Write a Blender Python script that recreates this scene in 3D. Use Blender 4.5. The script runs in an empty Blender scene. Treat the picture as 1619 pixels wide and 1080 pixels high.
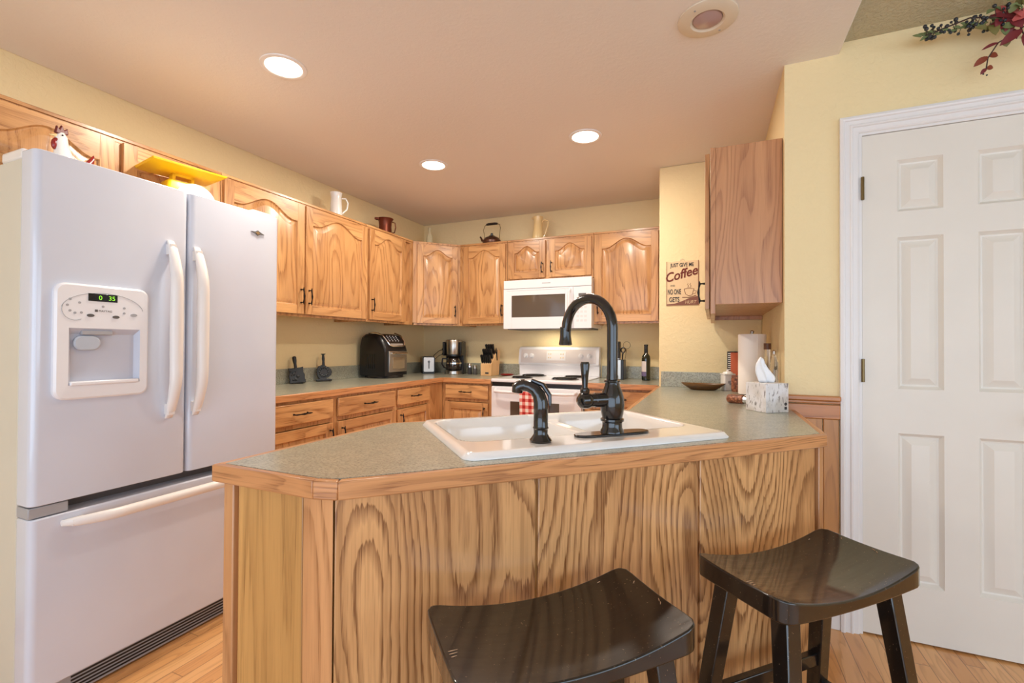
import bpy, bmesh, math, random
from math import sin, cos, pi, radians as R, sqrt
from mathutils import Vector, Matrix
from mathutils.geometry import tessellate_polygon
random.seed(7)
SC = bpy.context.scene
COL = SC.collection

# ------------------------------------------------------------------ camera
EYE = 1.187
def cam_setup():
    f, yaw, pi_, ro = 734.0, 0.40866, 0.00998, 0.00511
    A = Matrix(((cos(yaw), sin(yaw), 0), (0, 0, -1), (-sin(yaw), cos(yaw), 0)))
    P = Matrix(((1, 0, 0), (0, cos(pi_), sin(pi_)), (0, -sin(pi_), cos(pi_))))
    Q = Matrix(((cos(ro), -sin(ro), 0), (sin(ro), cos(ro), 0), (0, 0, 1)))
    M = Q @ P @ A
    right, down, fwd = M[0], M[1], M[2]
    cam = bpy.data.objects.new('camera', bpy.data.cameras.new('camera'))
    cam.data.sensor_width = 36
    cam.data.lens = f / 1619 * 36
    cam.data.clip_start = 0.05
    m = Matrix((( right[0], -down[0], -fwd[0], 0), (right[1], -down[1], -fwd[1], 0), (right[2], -down[2], -fwd[2], EYE), (0, 0, 0, 1)))
    cam.matrix_world = m
    COL.objects.link(cam); SC.camera = cam
cam_setup()

# ------------------------------------------------------------------ world, view, large lights
SC.view_settings.view_transform = 'Standard'
SC.view_settings.look = 'None'
SC.view_settings.gamma = 1
SC.view_settings.use_curve_mapping = False
SC.view_settings.exposure = -0.4
W = bpy.data.worlds.new('world'); SC.world = W; W.use_nodes = True
bgn = W.node_tree.nodes['Background']
bgn.inputs[0].default_value = (0.66, 0.82, 1.0, 1); bgn.inputs[1].default_value = 5.5
SC.cycles.max_bounces = 10; SC.cycles.diffuse_bounces = 6; SC.cycles.glossy_bounces = 4

def area(name, loc, rot, sx, sy, power, col, portal=False, shape='RECTANGLE', spread=None):
    l = bpy.data.lights.new(name, 'AREA'); l.shape = shape; l.size = sx
    if shape == 'RECTANGLE': l.size_y = sy
    l.energy = power; l.color = col
    if portal: l.cycles.is_portal = True
    if spread: l.spread = spread
    o = bpy.data.objects.new(name, l); o.location = loc; o.rotation_euler = rot
    COL.objects.link(o); return o
# daylight portals in the two window openings of the room behind the camera
WR = dict(y0=-2.3, y1=1.3, z0=0.85, z1=2.2)          # opening in the right wall x = 3.4
WB = dict(x0=-2.3, x1=2.9, z0=0.08, z1=2.2)         # glazed opening in the rear wall y = -2.8
area('window_daylight', (3.42, (WR['y0']+WR['y1'])/2, (WR['z0']+WR['z1'])/2), (R(90), 0, R(90)), WR['y1']-WR['y0'], WR['z1']-WR['z0'], 1, (1, 1, 1), True)
area('window_daylight', ((WB['x0']+WB['x1'])/2, -2.82, (WB['z0']+WB['z1'])/2), (R(90), 0, R(0)), WB['x1']-WB['x0'], WB['z1']-WB['z0'], 1, (1, 1, 1), True)

# ------------------------------------------------------------------ material helpers
def srgb(r, g, b):
    f = lambda c: (c/255/12.92) if c/255 <= .04045 else ((c/255+.055)/1.055)**2.4
    return (f(r), f(g), f(b), 1)
class NT:
    def __init__(s, name):
        s.m = bpy.data.materials.new(name); s.m.use_nodes = True
        s.n = s.m.node_tree.nodes; s.l = s.m.node_tree.links
        s.p = s.n['Principled BSDF']
    def new(s, t, **k):
        x = s.n.new(t)
        for a, b in k.items(): setattr(x, a, b)
        return x
    def link(s, a, b): s.l.new(a, b)
    def math(s, op, a, b=None, c=None, clamp=False):
        x = s.n.new('ShaderNodeMath'); x.operation = op; x.use_clamp = clamp
        for i, v in enumerate((a, b, c)):
            if v is None: continue
            if isinstance(v, (int, float)): x.inputs[i].default_value = v
            else: s.l.new(v, x.inputs[i])
        return x.outputs[0]
    def mix(s, fac, a, b, blend='MIX'):
        x = s.n.new('ShaderNodeMix'); x.data_type = 'RGBA'; x.blend_type = blend
        for i, v in ((0, fac), (6, a), (7, b)):
            if isinstance(v, (int, float)): x.inputs[i].default_value = v
            elif isinstance(v, tuple): x.inputs[i].default_value = v
            else: s.l.new(v, x.inputs[i])
        return x.outputs[2]
    def noise(s, vec, scale, detail=2, rough=.5, dist=0):
        x = s.n.new('ShaderNodeTexNoise'); x.inputs['Scale'].default_value = scale
        x.inputs['Detail'].default_value = detail; x.inputs['Roughness'].default_value = rough
        x.inputs['Distortion'].default_value = dist
        if vec is not None: s.l.new(vec, x.inputs['Vector'])
        return x.outputs[0]
    def ramp(s, fac, stops, interp='LINEAR'):
        x = s.n.new('ShaderNodeValToRGB'); s.l.new(fac, x.inputs[0]); cr = x.color_ramp; cr.interpolation = interp
        while len(cr.elements) < len(stops): cr.elements.new(.5)
        for e, (p, c) in zip(cr.elements, stops):
            e.position = p; e.color = c if isinstance(c, tuple) else (c, c, c, 1)
        return x.outputs[0]
    def maprange(s, v, a, b, c, d, smooth=False):
        x = s.n.new('ShaderNodeMapRange'); s.l.new(v, x.inputs[0])
        if smooth: x.interpolation_type = 'SMOOTHSTEP'
        for i, k in enumerate((a, b, c, d)): x.inputs[i+1].default_value = k
        return x.outputs[0]
    def bump(s, h, strength, dist=.01):
        x = s.n.new('ShaderNodeBump'); x.inputs['Strength'].default_value = strength; x.inputs['Distance'].default_value = dist
        s.l.new(h, x.inputs['Height']); s.l.new(x.outputs[0], s.p.inputs['Normal'])
    def scaled(s, vec, sx, sy, sz):
        x = s.n.new('ShaderNodeMapping'); x.inputs['Scale'].default_value = (sx, sy, sz); s.l.new(vec, x.inputs[0]); return x.outputs[0]
    def obj(s): return s.n.new('ShaderNodeTexCoord').outputs['Object']

def plain(name, rgb, rough=.5, metal=0, coat=0, emis=None, trans=0, ior=None, spec=None):
    t = NT(name); p = t.p
    p.inputs['Base Color'].default_value = srgb(*rgb); p.inputs['Roughness'].default_value = rough
    p.inputs['Metallic'].default_value = metal
    # slight tone variation keeps it from reading as a flat swatch
    n = t.noise(t.obj(), 6, 3)
    c = t.mix(t.maprange(n, .3, .7, 0, .08), srgb(*rgb), srgb(*[v*.82 for v in rgb]))
    t.link(c, p.inputs['Base Color'])
    if coat: p.inputs['Coat Weight'].default_value = coat; p.inputs['Coat Roughness'].default_value = .08
    if emis: p.inputs['Emission Color'].default_value = srgb(*emis[0]); p.inputs['Emission Strength'].default_value = emis[1]
    if trans: p.inputs['Transmission Weight'].default_value = trans
    if ior: p.inputs['IOR'].default_value = ior
    if spec is not None: p.inputs['Specular IOR Level'].default_value = spec
    return t.m

def wallpaint(name, rgb, bump=.25, scale=45, rough=.75):
    t = NT(name); v = t.obj()
    n = t.noise(v, 1.3, 3); c = t.mix(t.maprange(n, .35, .65, 0, .12), srgb(*rgb), srgb(*[x*.9 for x in rgb]))
    t.link(c, t.p.inputs['Base Color']); t.p.inputs['Roughness'].default_value = rough
    h = t.ramp(t.noise(v, scale, 4, .55, .6), [(.42, 0.), (.6, 1.)])
    t.bump(h, bump, .003); return t.m

def oak(name, light, dark, axis='Z', bands=9, contrast=.55, rough=.34, strips=0, freq=(5, .8), pores=.3, coat=.25, lines=0, jag=.12):
    """oak veneer: contour bands of a stretched noise give the cathedral figure, fine streaks the pores"""
    t = NT(name); o = t.obj()
    sp = t.new('ShaderNodeSeparateXYZ'); t.link(o, sp.inputs[0])
    x, y, z = sp.outputs
    if axis == 'Z': a, b, g = x, y, z
    elif axis == 'X': a, b, g = z, y, x
    else: a, b, g = x, z, y
    rnd = t.new('ShaderNodeObjectInfo').outputs['Random']
    off = t.math('MULTIPLY', rnd, 43.0)
    def vec(sa, sg):
        cb = t.new('ShaderNodeCombineXYZ')
        t.link(t.math('MULTIPLY', t.math('ADD', a, off), sa), cb.inputs[0])
        t.link(t.math('MULTIPLY', b, sa), cb.inputs[1])
        t.link(t.math('MULTIPLY', g, sg), cb.inputs[2]); return cb.outputs[0]
    f = t.noise(vec(*freq), 1, 1.5, .45)
    fine = t.noise(vec(freq[0]*9, freq[1]*4), 1, 2, .5)
    jg = t.noise(vec(150, 9), 1, 2, .6)
    val = t.math('FRACT', t.math('ADD', t.math('ADD', t.math('MULTIPLY', f, bands*2.2), t.math('MULTIPLY', fine, .5)), t.math('MULTIPLY', jg, jag*2)))
    band = t.ramp(val, [(0, .15), (.45, 0.), (.8, .75), (.93, 1.), (1, .15)])
    por = t.noise(vec(260, 7), 1, 2, .6); por = t.maprange(por, .5, .68, 0, 1)
    tone = t.noise(vec(8, .4), 1, 1)
    k = t.math('MULTIPLY', band, contrast)
    k = t.math('ADD', k, t.math('MULTIPLY', por, t.math('ADD', t.math('MULTIPLY', band, pores), pores*.45)), clamp=True)
    if lines:
        ln = t.noise(vec(55, .9), 1, 2, .55); ln = t.maprange(ln, .5, .66, 0, lines)
        k = t.math('MAXIMUM', k, t.math('MULTIPLY', ln, t.maprange(t.noise(vec(3, .5), 1, 1), .35, .6, .25, 1)))
    mid = tuple((light[i]*.62+dark[i]*.38) for i in range(3))
    base = t.mix(t.maprange(tone, .35, .65, 0, .8), srgb(*light), srgb(*mid))
    if strips:
        wn = t.new('ShaderNodeTexWhiteNoise'); wn.noise_dimensions = '1D'
        t.link(t.math('FLOOR', t.math('DIVIDE', t.math('ADD', a, off), strips)), wn.inputs['W'])
        base = t.mix(t.math('MULTIPLY', wn.outputs[0], .55), base, srgb(*mid))
    c = t.mix(k, base, srgb(*dark))
    t.link(c, t.p.inputs['Base Color']); t.p.inputs['Roughness'].default_value = rough
    t.p.inputs['Coat Weight'].default_value = coat; t.p.inputs['Coat Roughness'].default_value = .18
    t.bump(t.math('SUBTRACT', 1, k), .12, .002)
    return t.m

CL, CD = (218, 166, 110), (142, 90, 48)
M = {}
M['oak'] = oak('cabinet_oak', CL, CD, 'Z', 7, .5, strips=.075, pores=.45)
M['oakh'] = oak('cabinet_oak_rail', CL, CD, 'X', 6, .48, pores=.45)
M['oakside'] = oak('cabinet_side_oak', (204, 150, 106), (150, 98, 66), 'Z', 9, .5, rough=.4)
M['oakpanel'] = oak('peninsula_panel_oak', (232, 176, 118), (128, 80, 42), 'Z', 12, .78, rough=.33, freq=(3.2, .8), pores=.55, coat=.4, lines=.5, jag=.3)
M['oakend'] = oak('peninsula_end_oak', (208, 158, 94), (142, 98, 50), 'Z', 4, .35, rough=.4, freq=(7, .35), pores=.35, lines=.6)
M['oaktrim'] = oak('oak_trim', (214, 158, 108), (150, 98, 58), 'Z', 5, .5, pores=.4)
M['oakedge'] = oak('counter_edge_oak', (218, 156, 102), (146, 92, 54), 'X', 6, .5, pores=.5, freq=(14, 1.0))
M['wains'] = oak('wainscot_oak', (206, 146, 78), (146, 92, 42), 'Z', 6, .4)
M['wainsh'] = oak('wainscot_rail_oak', (204, 136, 76), (146, 86, 44), 'X', 5, .4)
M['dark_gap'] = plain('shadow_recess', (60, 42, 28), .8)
M['wall'] = wallpaint('yellow_wall_paint', (241, 221, 174), .3, 38)
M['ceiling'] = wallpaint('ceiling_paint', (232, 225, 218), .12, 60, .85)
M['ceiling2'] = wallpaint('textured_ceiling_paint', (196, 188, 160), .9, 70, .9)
M['white'] = plain('white_enamel', (236, 236, 240), .28, coat=.5)
M['fridge'] = plain('refrigerator_enamel', (211, 216, 229), .2, coat=.6)
M['fridgeside'] = plain('refrigerator_side', (214, 208, 192), .5)
M['fridgeh'] = plain('handle_plastic', (236, 230, 225), .3)
M['trimw'] = plain('white_trim_paint', (236, 234, 234), .35)
M['doorw'] = plain('white_door_paint', (232, 227, 218), .4)
M['black'] = plain('black_plastic', (22, 21, 22), .3)
M['blackgloss'] = plain('black_gloss', (12, 12, 14), .08)
M['bronze'] = plain('dark_bronze_metal', (26, 23, 24), .2, metal=.35, coat=.8)
M['pull'] = plain('black_iron_pull', (26, 22, 22), .35, metal=.5)
M['steel'] = plain('brushed_steel', (196, 190, 182), .28, metal=1)
M['chrome'] = plain('chrome', (226, 226, 226), .1, metal=1)
M['brass'] = plain('aged_brass', (120, 102, 70), .35, metal=1)
M['porcelain'] = plain('sink_enamel', (244, 242, 240), .14, coat=.7)
M['glassdark'] = plain('dark_window_glass', (88, 76, 66), .06, coat=.6)
M['grey'] = plain('grey_plastic', (168, 168, 172), .4)
M['dgrey'] = plain('dark_grey_plastic', (96, 92, 90), .45)
M['copper'] = plain('tarnished_copper', (112, 56, 38), .4, metal=.7)
M['cream'] = plain('cream_ceramic', (232, 206, 150), .3, coat=.4)
M['whitecer'] = plain('white_ceramic', (240, 238, 234), .22, coat=.5)
M['yellow'] = plain('yellow_enamel', (250, 200, 24), .35, coat=.3)
M['red'] = plain('red_glaze', (140, 24, 22), .3, coat=.3)
M['blade'] = plain('knife_steel', (180, 180, 184), .25, metal=1)
M['beech'] = oak('knife_block_wood', (236, 192, 138), (196, 144, 92), 'Z', 4, .3)
M['darkwood'] = oak('carved_dark_wood', (128, 88, 44), (56, 34, 18), 'X', 4, .6, rough=.35)
M['paper'] = plain('paper_towel', (250, 242, 236), .9)
M['tissue'] = plain('tissue_paper', (250, 250, 252), .9)
M['glass'] = plain('clear_glass', (244, 244, 240), .04, trans=.95, ior=1.45)
M['milkglass'] = plain('pale_bottle_glass', (232, 222, 184), .1, trans=.12, ior=1.3)
M['wineglass'] = plain('dark_green_glass', (20, 26, 12), .08, coat=.6)
M['label'] = plain('bottle_label_paper', (222, 210, 206), .7)
M['labelp'] = plain('purple_label_band', (110, 96, 132), .7)
M['pewter'] = plain('cast_pewter', (64, 66, 68), .38, metal=.8)
M['coil'] = plain('burner_coil', (34, 30, 30), .5, metal=.4)
M['drip'] = plain('drip_bowl_metal', (90, 84, 80), .25, metal=1)
M['green'] = plain('display_green', (120, 190, 40), .5, emis=((150, 230, 60), 1.2))
M['bulb'] = plain('lit_lamp_lens', (255, 250, 240), .4, emis=((255, 246, 228), 9))
M['ink'] = plain('dark_ink', (62, 58, 60), .7)
M['coffee'] = plain('brown_red_ink', (108, 40, 30), .7)
M['tin'] = plain('cream_tin_plate', (226, 200, 158), .5)
M['orange'] = plain('orange_cover', (214, 110, 74), .6)
M['brownink'] = plain('brown_sign_paint', (128, 82, 66), .6)
M['leafred'] = plain('burgundy_leaf', (120, 40, 46), .55)
M['leafpink'] = plain('pink_leaf', (196, 96, 92), .55)
M['leafrust'] = plain('rust_leaf', (140, 66, 44), .55)
M['leafgreen'] = plain('sage_leaf', (120, 132, 84), .6)
M['leafolive'] = plain('olive_leaf', (120, 112, 60), .6)
M['berry'] = plain('blue_black_berry', (44, 48, 54), .35)
M['stem'] = plain('dark_stem', (66, 46, 40), .7)

def mk_counter():
    t = NT('speckled_laminate'); o = t.obj()
    n1 = t.noise(o, 150, 3, .7); n2 = t.noise(o, 30, 3, .6); n3 = t.noise(o, 240, 1)
    c = t.mix(t.maprange(n2, .35, .65, 0, 1), srgb(176, 176, 158), srgb(156, 158, 144))
    c = t.mix(t.maprange(n1, .47, .6, 0, .75), c, srgb(116, 112, 96))
    c = t.mix(t.maprange(n3, .6, .7, 0, .6), c, srgb(196, 190, 164))
    t.link(c, t.p.inputs['Base Color']); t.p.inputs['Roughness'].default_value = .3
    t.p.inputs['Coat Weight'].default_value = .35; t.p.inputs['Coat Roughness'].default_value = .16
    return t.m
M['counter'] = mk_counter()
def mk_floor():
    t = NT('oak_strip_floor'); o = t.obj()
    sp = t.new('ShaderNodeSeparateXYZ'); t.link(o, sp.inputs[0]); x, y, z = sp.outputs
    W_ = .062
    row = t.math('FLOOR', t.math('DIVIDE', x, W_)); fx = t.math('FRACT', t.math('DIVIDE', x, W_))
    wn = t.new('ShaderNodeTexWhiteNoise'); wn.noise_dimensions = '1D'; t.link(row, wn.inputs['W'])
    yy = t.math('ADD', t.math('DIVIDE', y, .85), t.math('MULTIPLY', wn.outputs[0], 9))
    cell = t.math('FLOOR', yy); fy = t.math('FRACT', yy)
    cb = t.new('ShaderNodeCombineXYZ'); t.link(row, cb.inputs[0]); t.link(cell, cb.inputs[1])
    w2 = t.new('ShaderNodeTexWhiteNoise'); w2.noise_dimensions = '2D'; t.link(cb.outputs[0], w2.inputs['Vector'])
    r = w2.outputs[0]
    v = t.new('ShaderNodeCombineXYZ')
    t.link(t.math('ADD', t.math('MULTIPLY', x, 12), t.math('MULTIPLY', r, 60)), v.inputs[0])
    t.link(t.math('MULTIPLY', y, 1.5), v.inputs[1])
    f = t.noise(v.outputs[0], 1, 2, .5)
    band = t.ramp(t.math('FRACT', t.math('MULTIPLY', f, 9)), [(0, 0.), (.6, .1), (.9, .8), (1, 0.)])
    base = t.ramp(r, [(0, srgb(236, 184, 124)), (.5, srgb(224, 166, 106)), (1, srgb(206, 144, 86))])
    c = t.mix(t.math('MULTIPLY', band, .4), base, srgb(160, 100, 54))
    g = t.math('MINIMUM', t.math('MINIMUM', fx, t.math('SUBTRACT', 1, fx)), t.math('MULTIPLY', t.math('MINIMUM', fy, t.math('SUBTRACT', 1, fy)), 14))
    gap = t.maprange(g, .0, .035, 1, 0)
    c = t.mix(t.math('MULTIPLY', gap, .75), c, srgb(96, 58, 30))
    t.link(c, t.p.inputs['Base Color']); t.p.inputs['Roughness'].default_value = .28
    t.p.inputs['Coat Weight'].default_value = .3
    t.bump(t.math('SUBTRACT', 1, gap), .3, .001); return t.m
M['floor'] = mk_floor()
def mk_stool():
    t = NT('worn_black_lacquer'); o = t.obj()
    n = t.noise(o, 3, 4, .6); sp = t.noise(t.scaled(o, 1, 1, 1), 210, 1)
    scr = t.noise(t.scaled(o, 8, 60, 8), 1, 3, .7)
    c = t.mix(t.maprange(n, .4, .6, 0, 1), srgb(14, 11, 11), srgb(22, 16, 14))
    c = t.mix(t.maprange(sp, .735, .76, 0, .7), c, srgb(130, 112, 92))
    geo = t.new('ShaderNodeNewGeometry')
    t.link(c, t.p.inputs['Base Color'])
    rr = t.maprange(scr, .35, .7, .3, .45); t.link(rr, t.p.inputs['Roughness'])
    t.p.inputs['Specular IOR Level'].default_value = .3
    t.p.inputs['Coat Weight'].default_value = 1.0; t.p.inputs['Coat Roughness'].default_value = .07
    t.bump(t.noise(o, 26, 3), .12, .003); return t.m
M['stool'] = mk_stool()
M['worn'] = plain('bare_wood_scratch', (196, 160, 128), .6)
def mk_gingham():
    t = NT('red_gingham_cloth'); o = t.obj(); sp = t.new('ShaderNodeSeparateXYZ'); t.link(o, sp.inputs[0]); x, y, z = sp.outputs
    a = t.math('GREATER_THAN', t.math('FRACT', t.math('DIVIDE', x, .052)), .5); b = t.math('GREATER_THAN', t.math('FRACT', t.math('DIVIDE', z, .052)), .5)
    s = t.math('MULTIPLY', t.math('ADD', a, b), .5)
    c = t.ramp(s, [(0, srgb(240, 228, 220)), (.5, srgb(222, 130, 120)), (1, srgb(176, 36, 34))])
    t.link(c, t.p.inputs['Base Color']); t.p.inputs['Roughness'].default_value = .9; return t.m
M['gingham'] = mk_gingham()
def mk_birch():
    t = NT('birch_bark_print'); o = t.obj()
    n = t.noise(t.scaled(o, 130, 130, 38), 1, 2, .6, .4); n2 = t.noise(o, 9, 2)
    c = t.mix(t.maprange(n2, .4, .6, 0, 1), srgb(232, 230, 232), srgb(206, 198, 190))
    c = t.mix(t.maprange(n, .57, .68, 0, .85), c, srgb(104, 94, 88))
    t.link(c, t.p.inputs['Base Color']); t.p.inputs['Roughness'].default_value = .6; return t.m
M['birch'] = mk_birch()
def mk_granola():
    t = NT('mottled_brown_pattern'); o = t.obj(); v = t.new('ShaderNodeTexVoronoi'); v.inputs['Scale'].default_value = 90; t.link(o, v.inputs['Vector'])
    c = t.ramp(v.outputs['Distance'], [(0, srgb(206, 150, 110)), (.4, srgb(150, 88, 60)), (1, srgb(70, 40, 30))])
    t.link(c, t.p.inputs['Base Color']); t.p.inputs['Roughness'].default_value = .5; return t.m
M['mottle'] = mk_granola()

# ------------------------------------------------------------------ mesh helpers
class MB:
    def __init__(s): s.v = []; s.f = []; s.mi = []; s.M = Matrix(); s.cur = 0
    def add(s, vs, fs, mi=None):
        b = len(s.v); s.v += [tuple(s.M @ Vector(p)) for p in vs]
        s.f += [tuple(b+i for i in f) for f in fs]; s.mi += [s.cur if mi is None else mi]*len(fs); return s
    def box(s, x0, x1, y0, y1, z0, z1, mi=None):
        return s.add([(x0,y0,z0),(x1,y0,z0),(x1,y1,z0),(x0,y1,z0),(x0,y0,z1),(x1,y0,z1),(x1,y1,z1),(x0,y1,z1)],
              [(0,3,2,1),(4,5,6,7),(0,1,5,4),(1,2,6,5),(2,3,7,6),(3,0,4,7)], mi)
    def prism(s, pts, z0, z1, mi=None):
        n = len(pts)
        return s.add([(x,y,z0) for x,y in pts]+[(x,y,z1) for x,y in pts],
              [tuple(range(n))[::-1], tuple(range(n, 2*n))]+[(i,(i+1)%n,n+(i+1)%n,n+i) for i in range(n)], mi)
    def prismy(s, pts, y0, y1, mi=None):
        """outline in x,z extruded along y"""
        n = len(pts)
        return s.add([(x,y0,z) for x,z in pts]+[(x,y1,z) for x,z in pts],
              [tuple(range(n)), tuple(range(n, 2*n))[::-1]]+[(i,n+i,n+(i+1)%n,(i+1)%n) for i in range(n)], mi)
    def loft(s, loops, cap0=False, cap1=False, mi=None, closed=True):
        n = len(loops[0]); vs = [p for l in loops for p in l]; fs = []
        for k in range(len(loops)-1):
            for i in range(n if closed else n-1):
                j = (i+1) % n; fs.append((k*n+i, k*n+j, (k+1)*n+j, (k+1)*n+i))
        if cap0: fs.append(tuple(range(n))[::-1])
        if cap1: fs.append(tuple((len(loops)-1)*n+i for i in range(n)))
        return s.add(vs, fs, mi)
    def lathe(s, prof, c=(0,0,0), seg=28, mi=None, cap=True, sq=1.0):
        loops = [[(c[0]+r*cos(2*pi*i/seg), c[1]+r*sq*sin(2*pi*i/seg), c[2]+z) for i in range(seg)] for r, z in prof]
        return s.loft(loops, cap and prof[0][0] > 0, cap and prof[-1][0] > 0, mi)
    def tube(s, path, rad, seg=12, mi=None, flat=1.0):
        path = [Vector(p) for p in path]; n = len(path)
        if not isinstance(rad, (list, tuple)): rad = [rad]*n
        loops = []; up = None
        for i, p in enumerate(path):
            d = (path[min(i+1,n-1)]-path[max(i-1,0)]).normalized()
            if up is None:
                up = Vector((0,0,1)) if abs(d.z) < .9 else Vector((1,0,0))
            a = (up - d*up.dot(d)).normalized(); b = d.cross(a); up = a
            loops.append([tuple(p + (a*cos(2*pi*k/seg) + b*sin(2*pi*k/seg)*flat)*rad[i]) for k in range(seg)])
        return s.loft(loops, True, True, mi)
    def ball(s, c, r, seg=16, rings=10, mi=None, sc=(1,1,1)):
        loops = [[(c[0]+r*sc[0]*sin(pi*k/rings)*cos(2*pi*i/seg), c[1]+r*sc[1]*sin(pi*k/rings)*sin(2*pi*i/seg), c[2]-r*sc[2]*cos(pi*k/rings)) for i in range(seg)] for k in range(1, rings)]
        b0 = (c[0], c[1], c[2]-r*sc[2]); b1 = (c[0], c[1], c[2]+r*sc[2])
        vs = [p for l in loops for p in l]; L = len(loops); fs = []
        for k in range(L-1):
            for i in range(seg): j=(i+1)%seg; fs.append((k*seg+i,k*seg+j,(k+1)*seg+j,(k+1)*seg+i))
        vs += [b0, b1]
        for i in range(seg): j=(i+1)%seg; fs.append((len(vs)-2, j, i)); fs.append(((L-1)*seg+i, (L-1)*seg+j, len(vs)-1))
        return s.add(vs, fs, mi)
    def build(s, name, mats, parent=None, bevel=0, seg=2, sharp=35, loc=None, rotz=0, sub=0):
        me = bpy.data.meshes.new(name); me.from_pydata(s.v, [], s.f)
        if not isinstance(mats, (list, tuple)): mats = [mats]
        for m in mats: me.materials.append(m)
        for p, i in zip(me.polygons, s.mi): p.material_index = min(i, len(mats)-1); p.use_smooth = True
        bm = bmesh.new(); bm.from_mesh(me); bmesh.ops.recalc_face_normals(bm, faces=bm.faces); bm.to_mesh(me); bm.free()
        me.set_sharp_from_angle(angle=R(sharp))
        o = bpy.data.objects.new(name, me); COL.objects.link(o)
        if bevel:
            b = o.modifiers.new('bevel', 'BEVEL'); b.width = bevel; b.segments = seg; b.limit_method = 'ANGLE'; b.angle_limit = R(40); b.harden_normals = False
        if sub:
            u = o.modifiers.new('sub', 'SUBSURF'); u.levels = sub; u.render_levels = sub
        if loc: o.location = loc
        o.rotation_euler = (0, 0, rotz)
        if parent: o.parent = parent
        return o
def thing(name, label, cat, loc=(0,0,0), rotz=0, group=None):
    o = bpy.data.objects.new(name, None); o.empty_display_size = .05; COL.objects.link(o)
    o.location = loc; o.rotation_euler = (0,0,rotz); o['label'] = label; o['category'] = cat
    if group: o['group'] = group
    return o
def tag(o, label, cat, group=None, kind=None):
    o['label'] = label; o['category'] = cat
    if group: o['group'] = group
    if kind: o['kind'] = kind
    return o
def struct(o): o['kind'] = 'structure'; return o
def B(*a): return MB().box(*a)
def text(name, s, size, mat, parent, loc, rot=(pi/2,0,0), ext=.0006, shear=0, align='CENTER', sx=1, bold=0):
    cu = bpy.data.curves.new(name, 'FONT'); cu.body = s; cu.size = size; cu.extrude = ext; cu.shear = shear; cu.align_x = align; cu.offset = bold
    tmp = bpy.data.objects.new('tmp', cu); COL.objects.link(tmp)
    dg = bpy.context.evaluated_depsgraph_get(); me = bpy.data.meshes.new_from_object(tmp.evaluated_get(dg))
    bpy.data.objects.remove(tmp); bpy.data.curves.remove(cu)
    me.materials.clear(); me.materials.append(mat)
    o = bpy.data.objects.new(name, me); COL.objects.link(o); o.location = loc; o.rotation_euler = rot; o.scale = (sx,1,1); o.parent = parent
    return o
def rrect(x0, x1, z0, z1, r, n=5):
    pts = []
    for cx, cz, a0 in ((x1-r, z0+r, -90), (x1-r, z1-r, 0), (x0+r, z1-r, 90), (x0+r, z0+r, 180)):
        for i in range(n+1):
            a = R(a0+90*i/n); pts.append((cx+r*cos(a), cz+r*sin(a)))
    return pts
def copy_tree(o, parent=None):
    c = o.copy(); COL.objects.link(c)
    if parent: c.parent = parent
    for ch in list(o.children): copy_tree(ch, c)
    return c

# ------------------------------------------------------------------ the room
XL, YB, YS, YP, XP, H1, H2, XC = -2.78, 4.09, 3.375, 2.36, .29, 2.44, 2.487, .494
XR, YR = 3.4, -2.8
struct(B(XL-.1, XR+.1, YR-.1, YB+.1, -.1, 0).build('floor', M['floor']))
struct(B(XL, XC, YR, YB, H1, H1+.2).build('ceiling', M['ceiling'], bevel=.006))
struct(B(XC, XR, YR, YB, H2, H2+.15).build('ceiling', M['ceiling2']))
struct(B(XL-.1, XL, YR-.1, YB+.1, 0, 2.6).build('wall_left', M['wall']))
struct(B(XL, XR, YB, YB+.1, 0, 2.6).build('wall_back', M['wall']))
struct(B(-.345, XP, YS, YB, 0, H1).build('wall_niche', M['wall'], bevel=.008))
DX0, DX1, DZ = .574, 1.214, 2.075
w = MB(); w.prismy([(XP, 0), (DX0-.012, 0), (DX0-.012, DZ+.012), (DX1+.012, DZ+.012), (DX1+.012, 0), (XR, 0), (XR, H2), (XP, H2)], YP, YP+.12); w.box(XP, DX0-.012, YP+.12, YB, 0, H2)
struct(w.build('wall_pantry', M['wall']))
w = MB(); w.box(XR, XR+.12, YR, WR['y0'], 0, H2); w.box(XR, XR+.12, WR['y1'], YB, 0, H2); w.box(XR, XR+.12, WR['y0'], WR['y1'], 0, WR['z0']); w.box(XR, XR+.12, WR['y0'], WR['y1'], WR['z1'], H2)
struct(w.build('wall_right', M['wall']))
w = MB(); w.box(XL, WB['x0'], YR-.12, YR, 0, H2); w.box(WB['x1'], XR+.12, YR-.12, YR, 0, H2); w.box(WB['x0'], WB['x1'], YR-.12, YR, 0, WB['z0']); w.box(WB['x0'], WB['x1'], YR-.12, YR, WB['z1'], H2)
struct(w.build('wall_rear', M['wall']))
def window(name, mb_axis, a0, a1, z0, z1, pos, n):
    m = MB(); F = .06
    def bb(p, q, r, s_):
        if mb_axis == 'y': m.box(pos+.02, pos+.09, p, q, r, s_)
        else: m.box(p, q, pos-.09, pos-.02, r, s_)
    bb(a0, a1, z0, z0+F); bb(a0, a1, z1-F, z1)
    for i in range(n+1):
        c = a0 + (a1-a0)*i/n; c = min(max(c, a0+F/2), a1-F/2); bb(c-F/2, c+F/2, z0+F, z1-F)
    o = struct(m.build(name, M['trimw'])); return o
window('window_1', 'y', WR['y0'], WR['y1'], WR['z0'], WR['z1'], XR, 3)
window('window_2', 'x', WB['x0'], WB['x1'], WB['z0'], WB['z1'], YR, 4)

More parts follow.
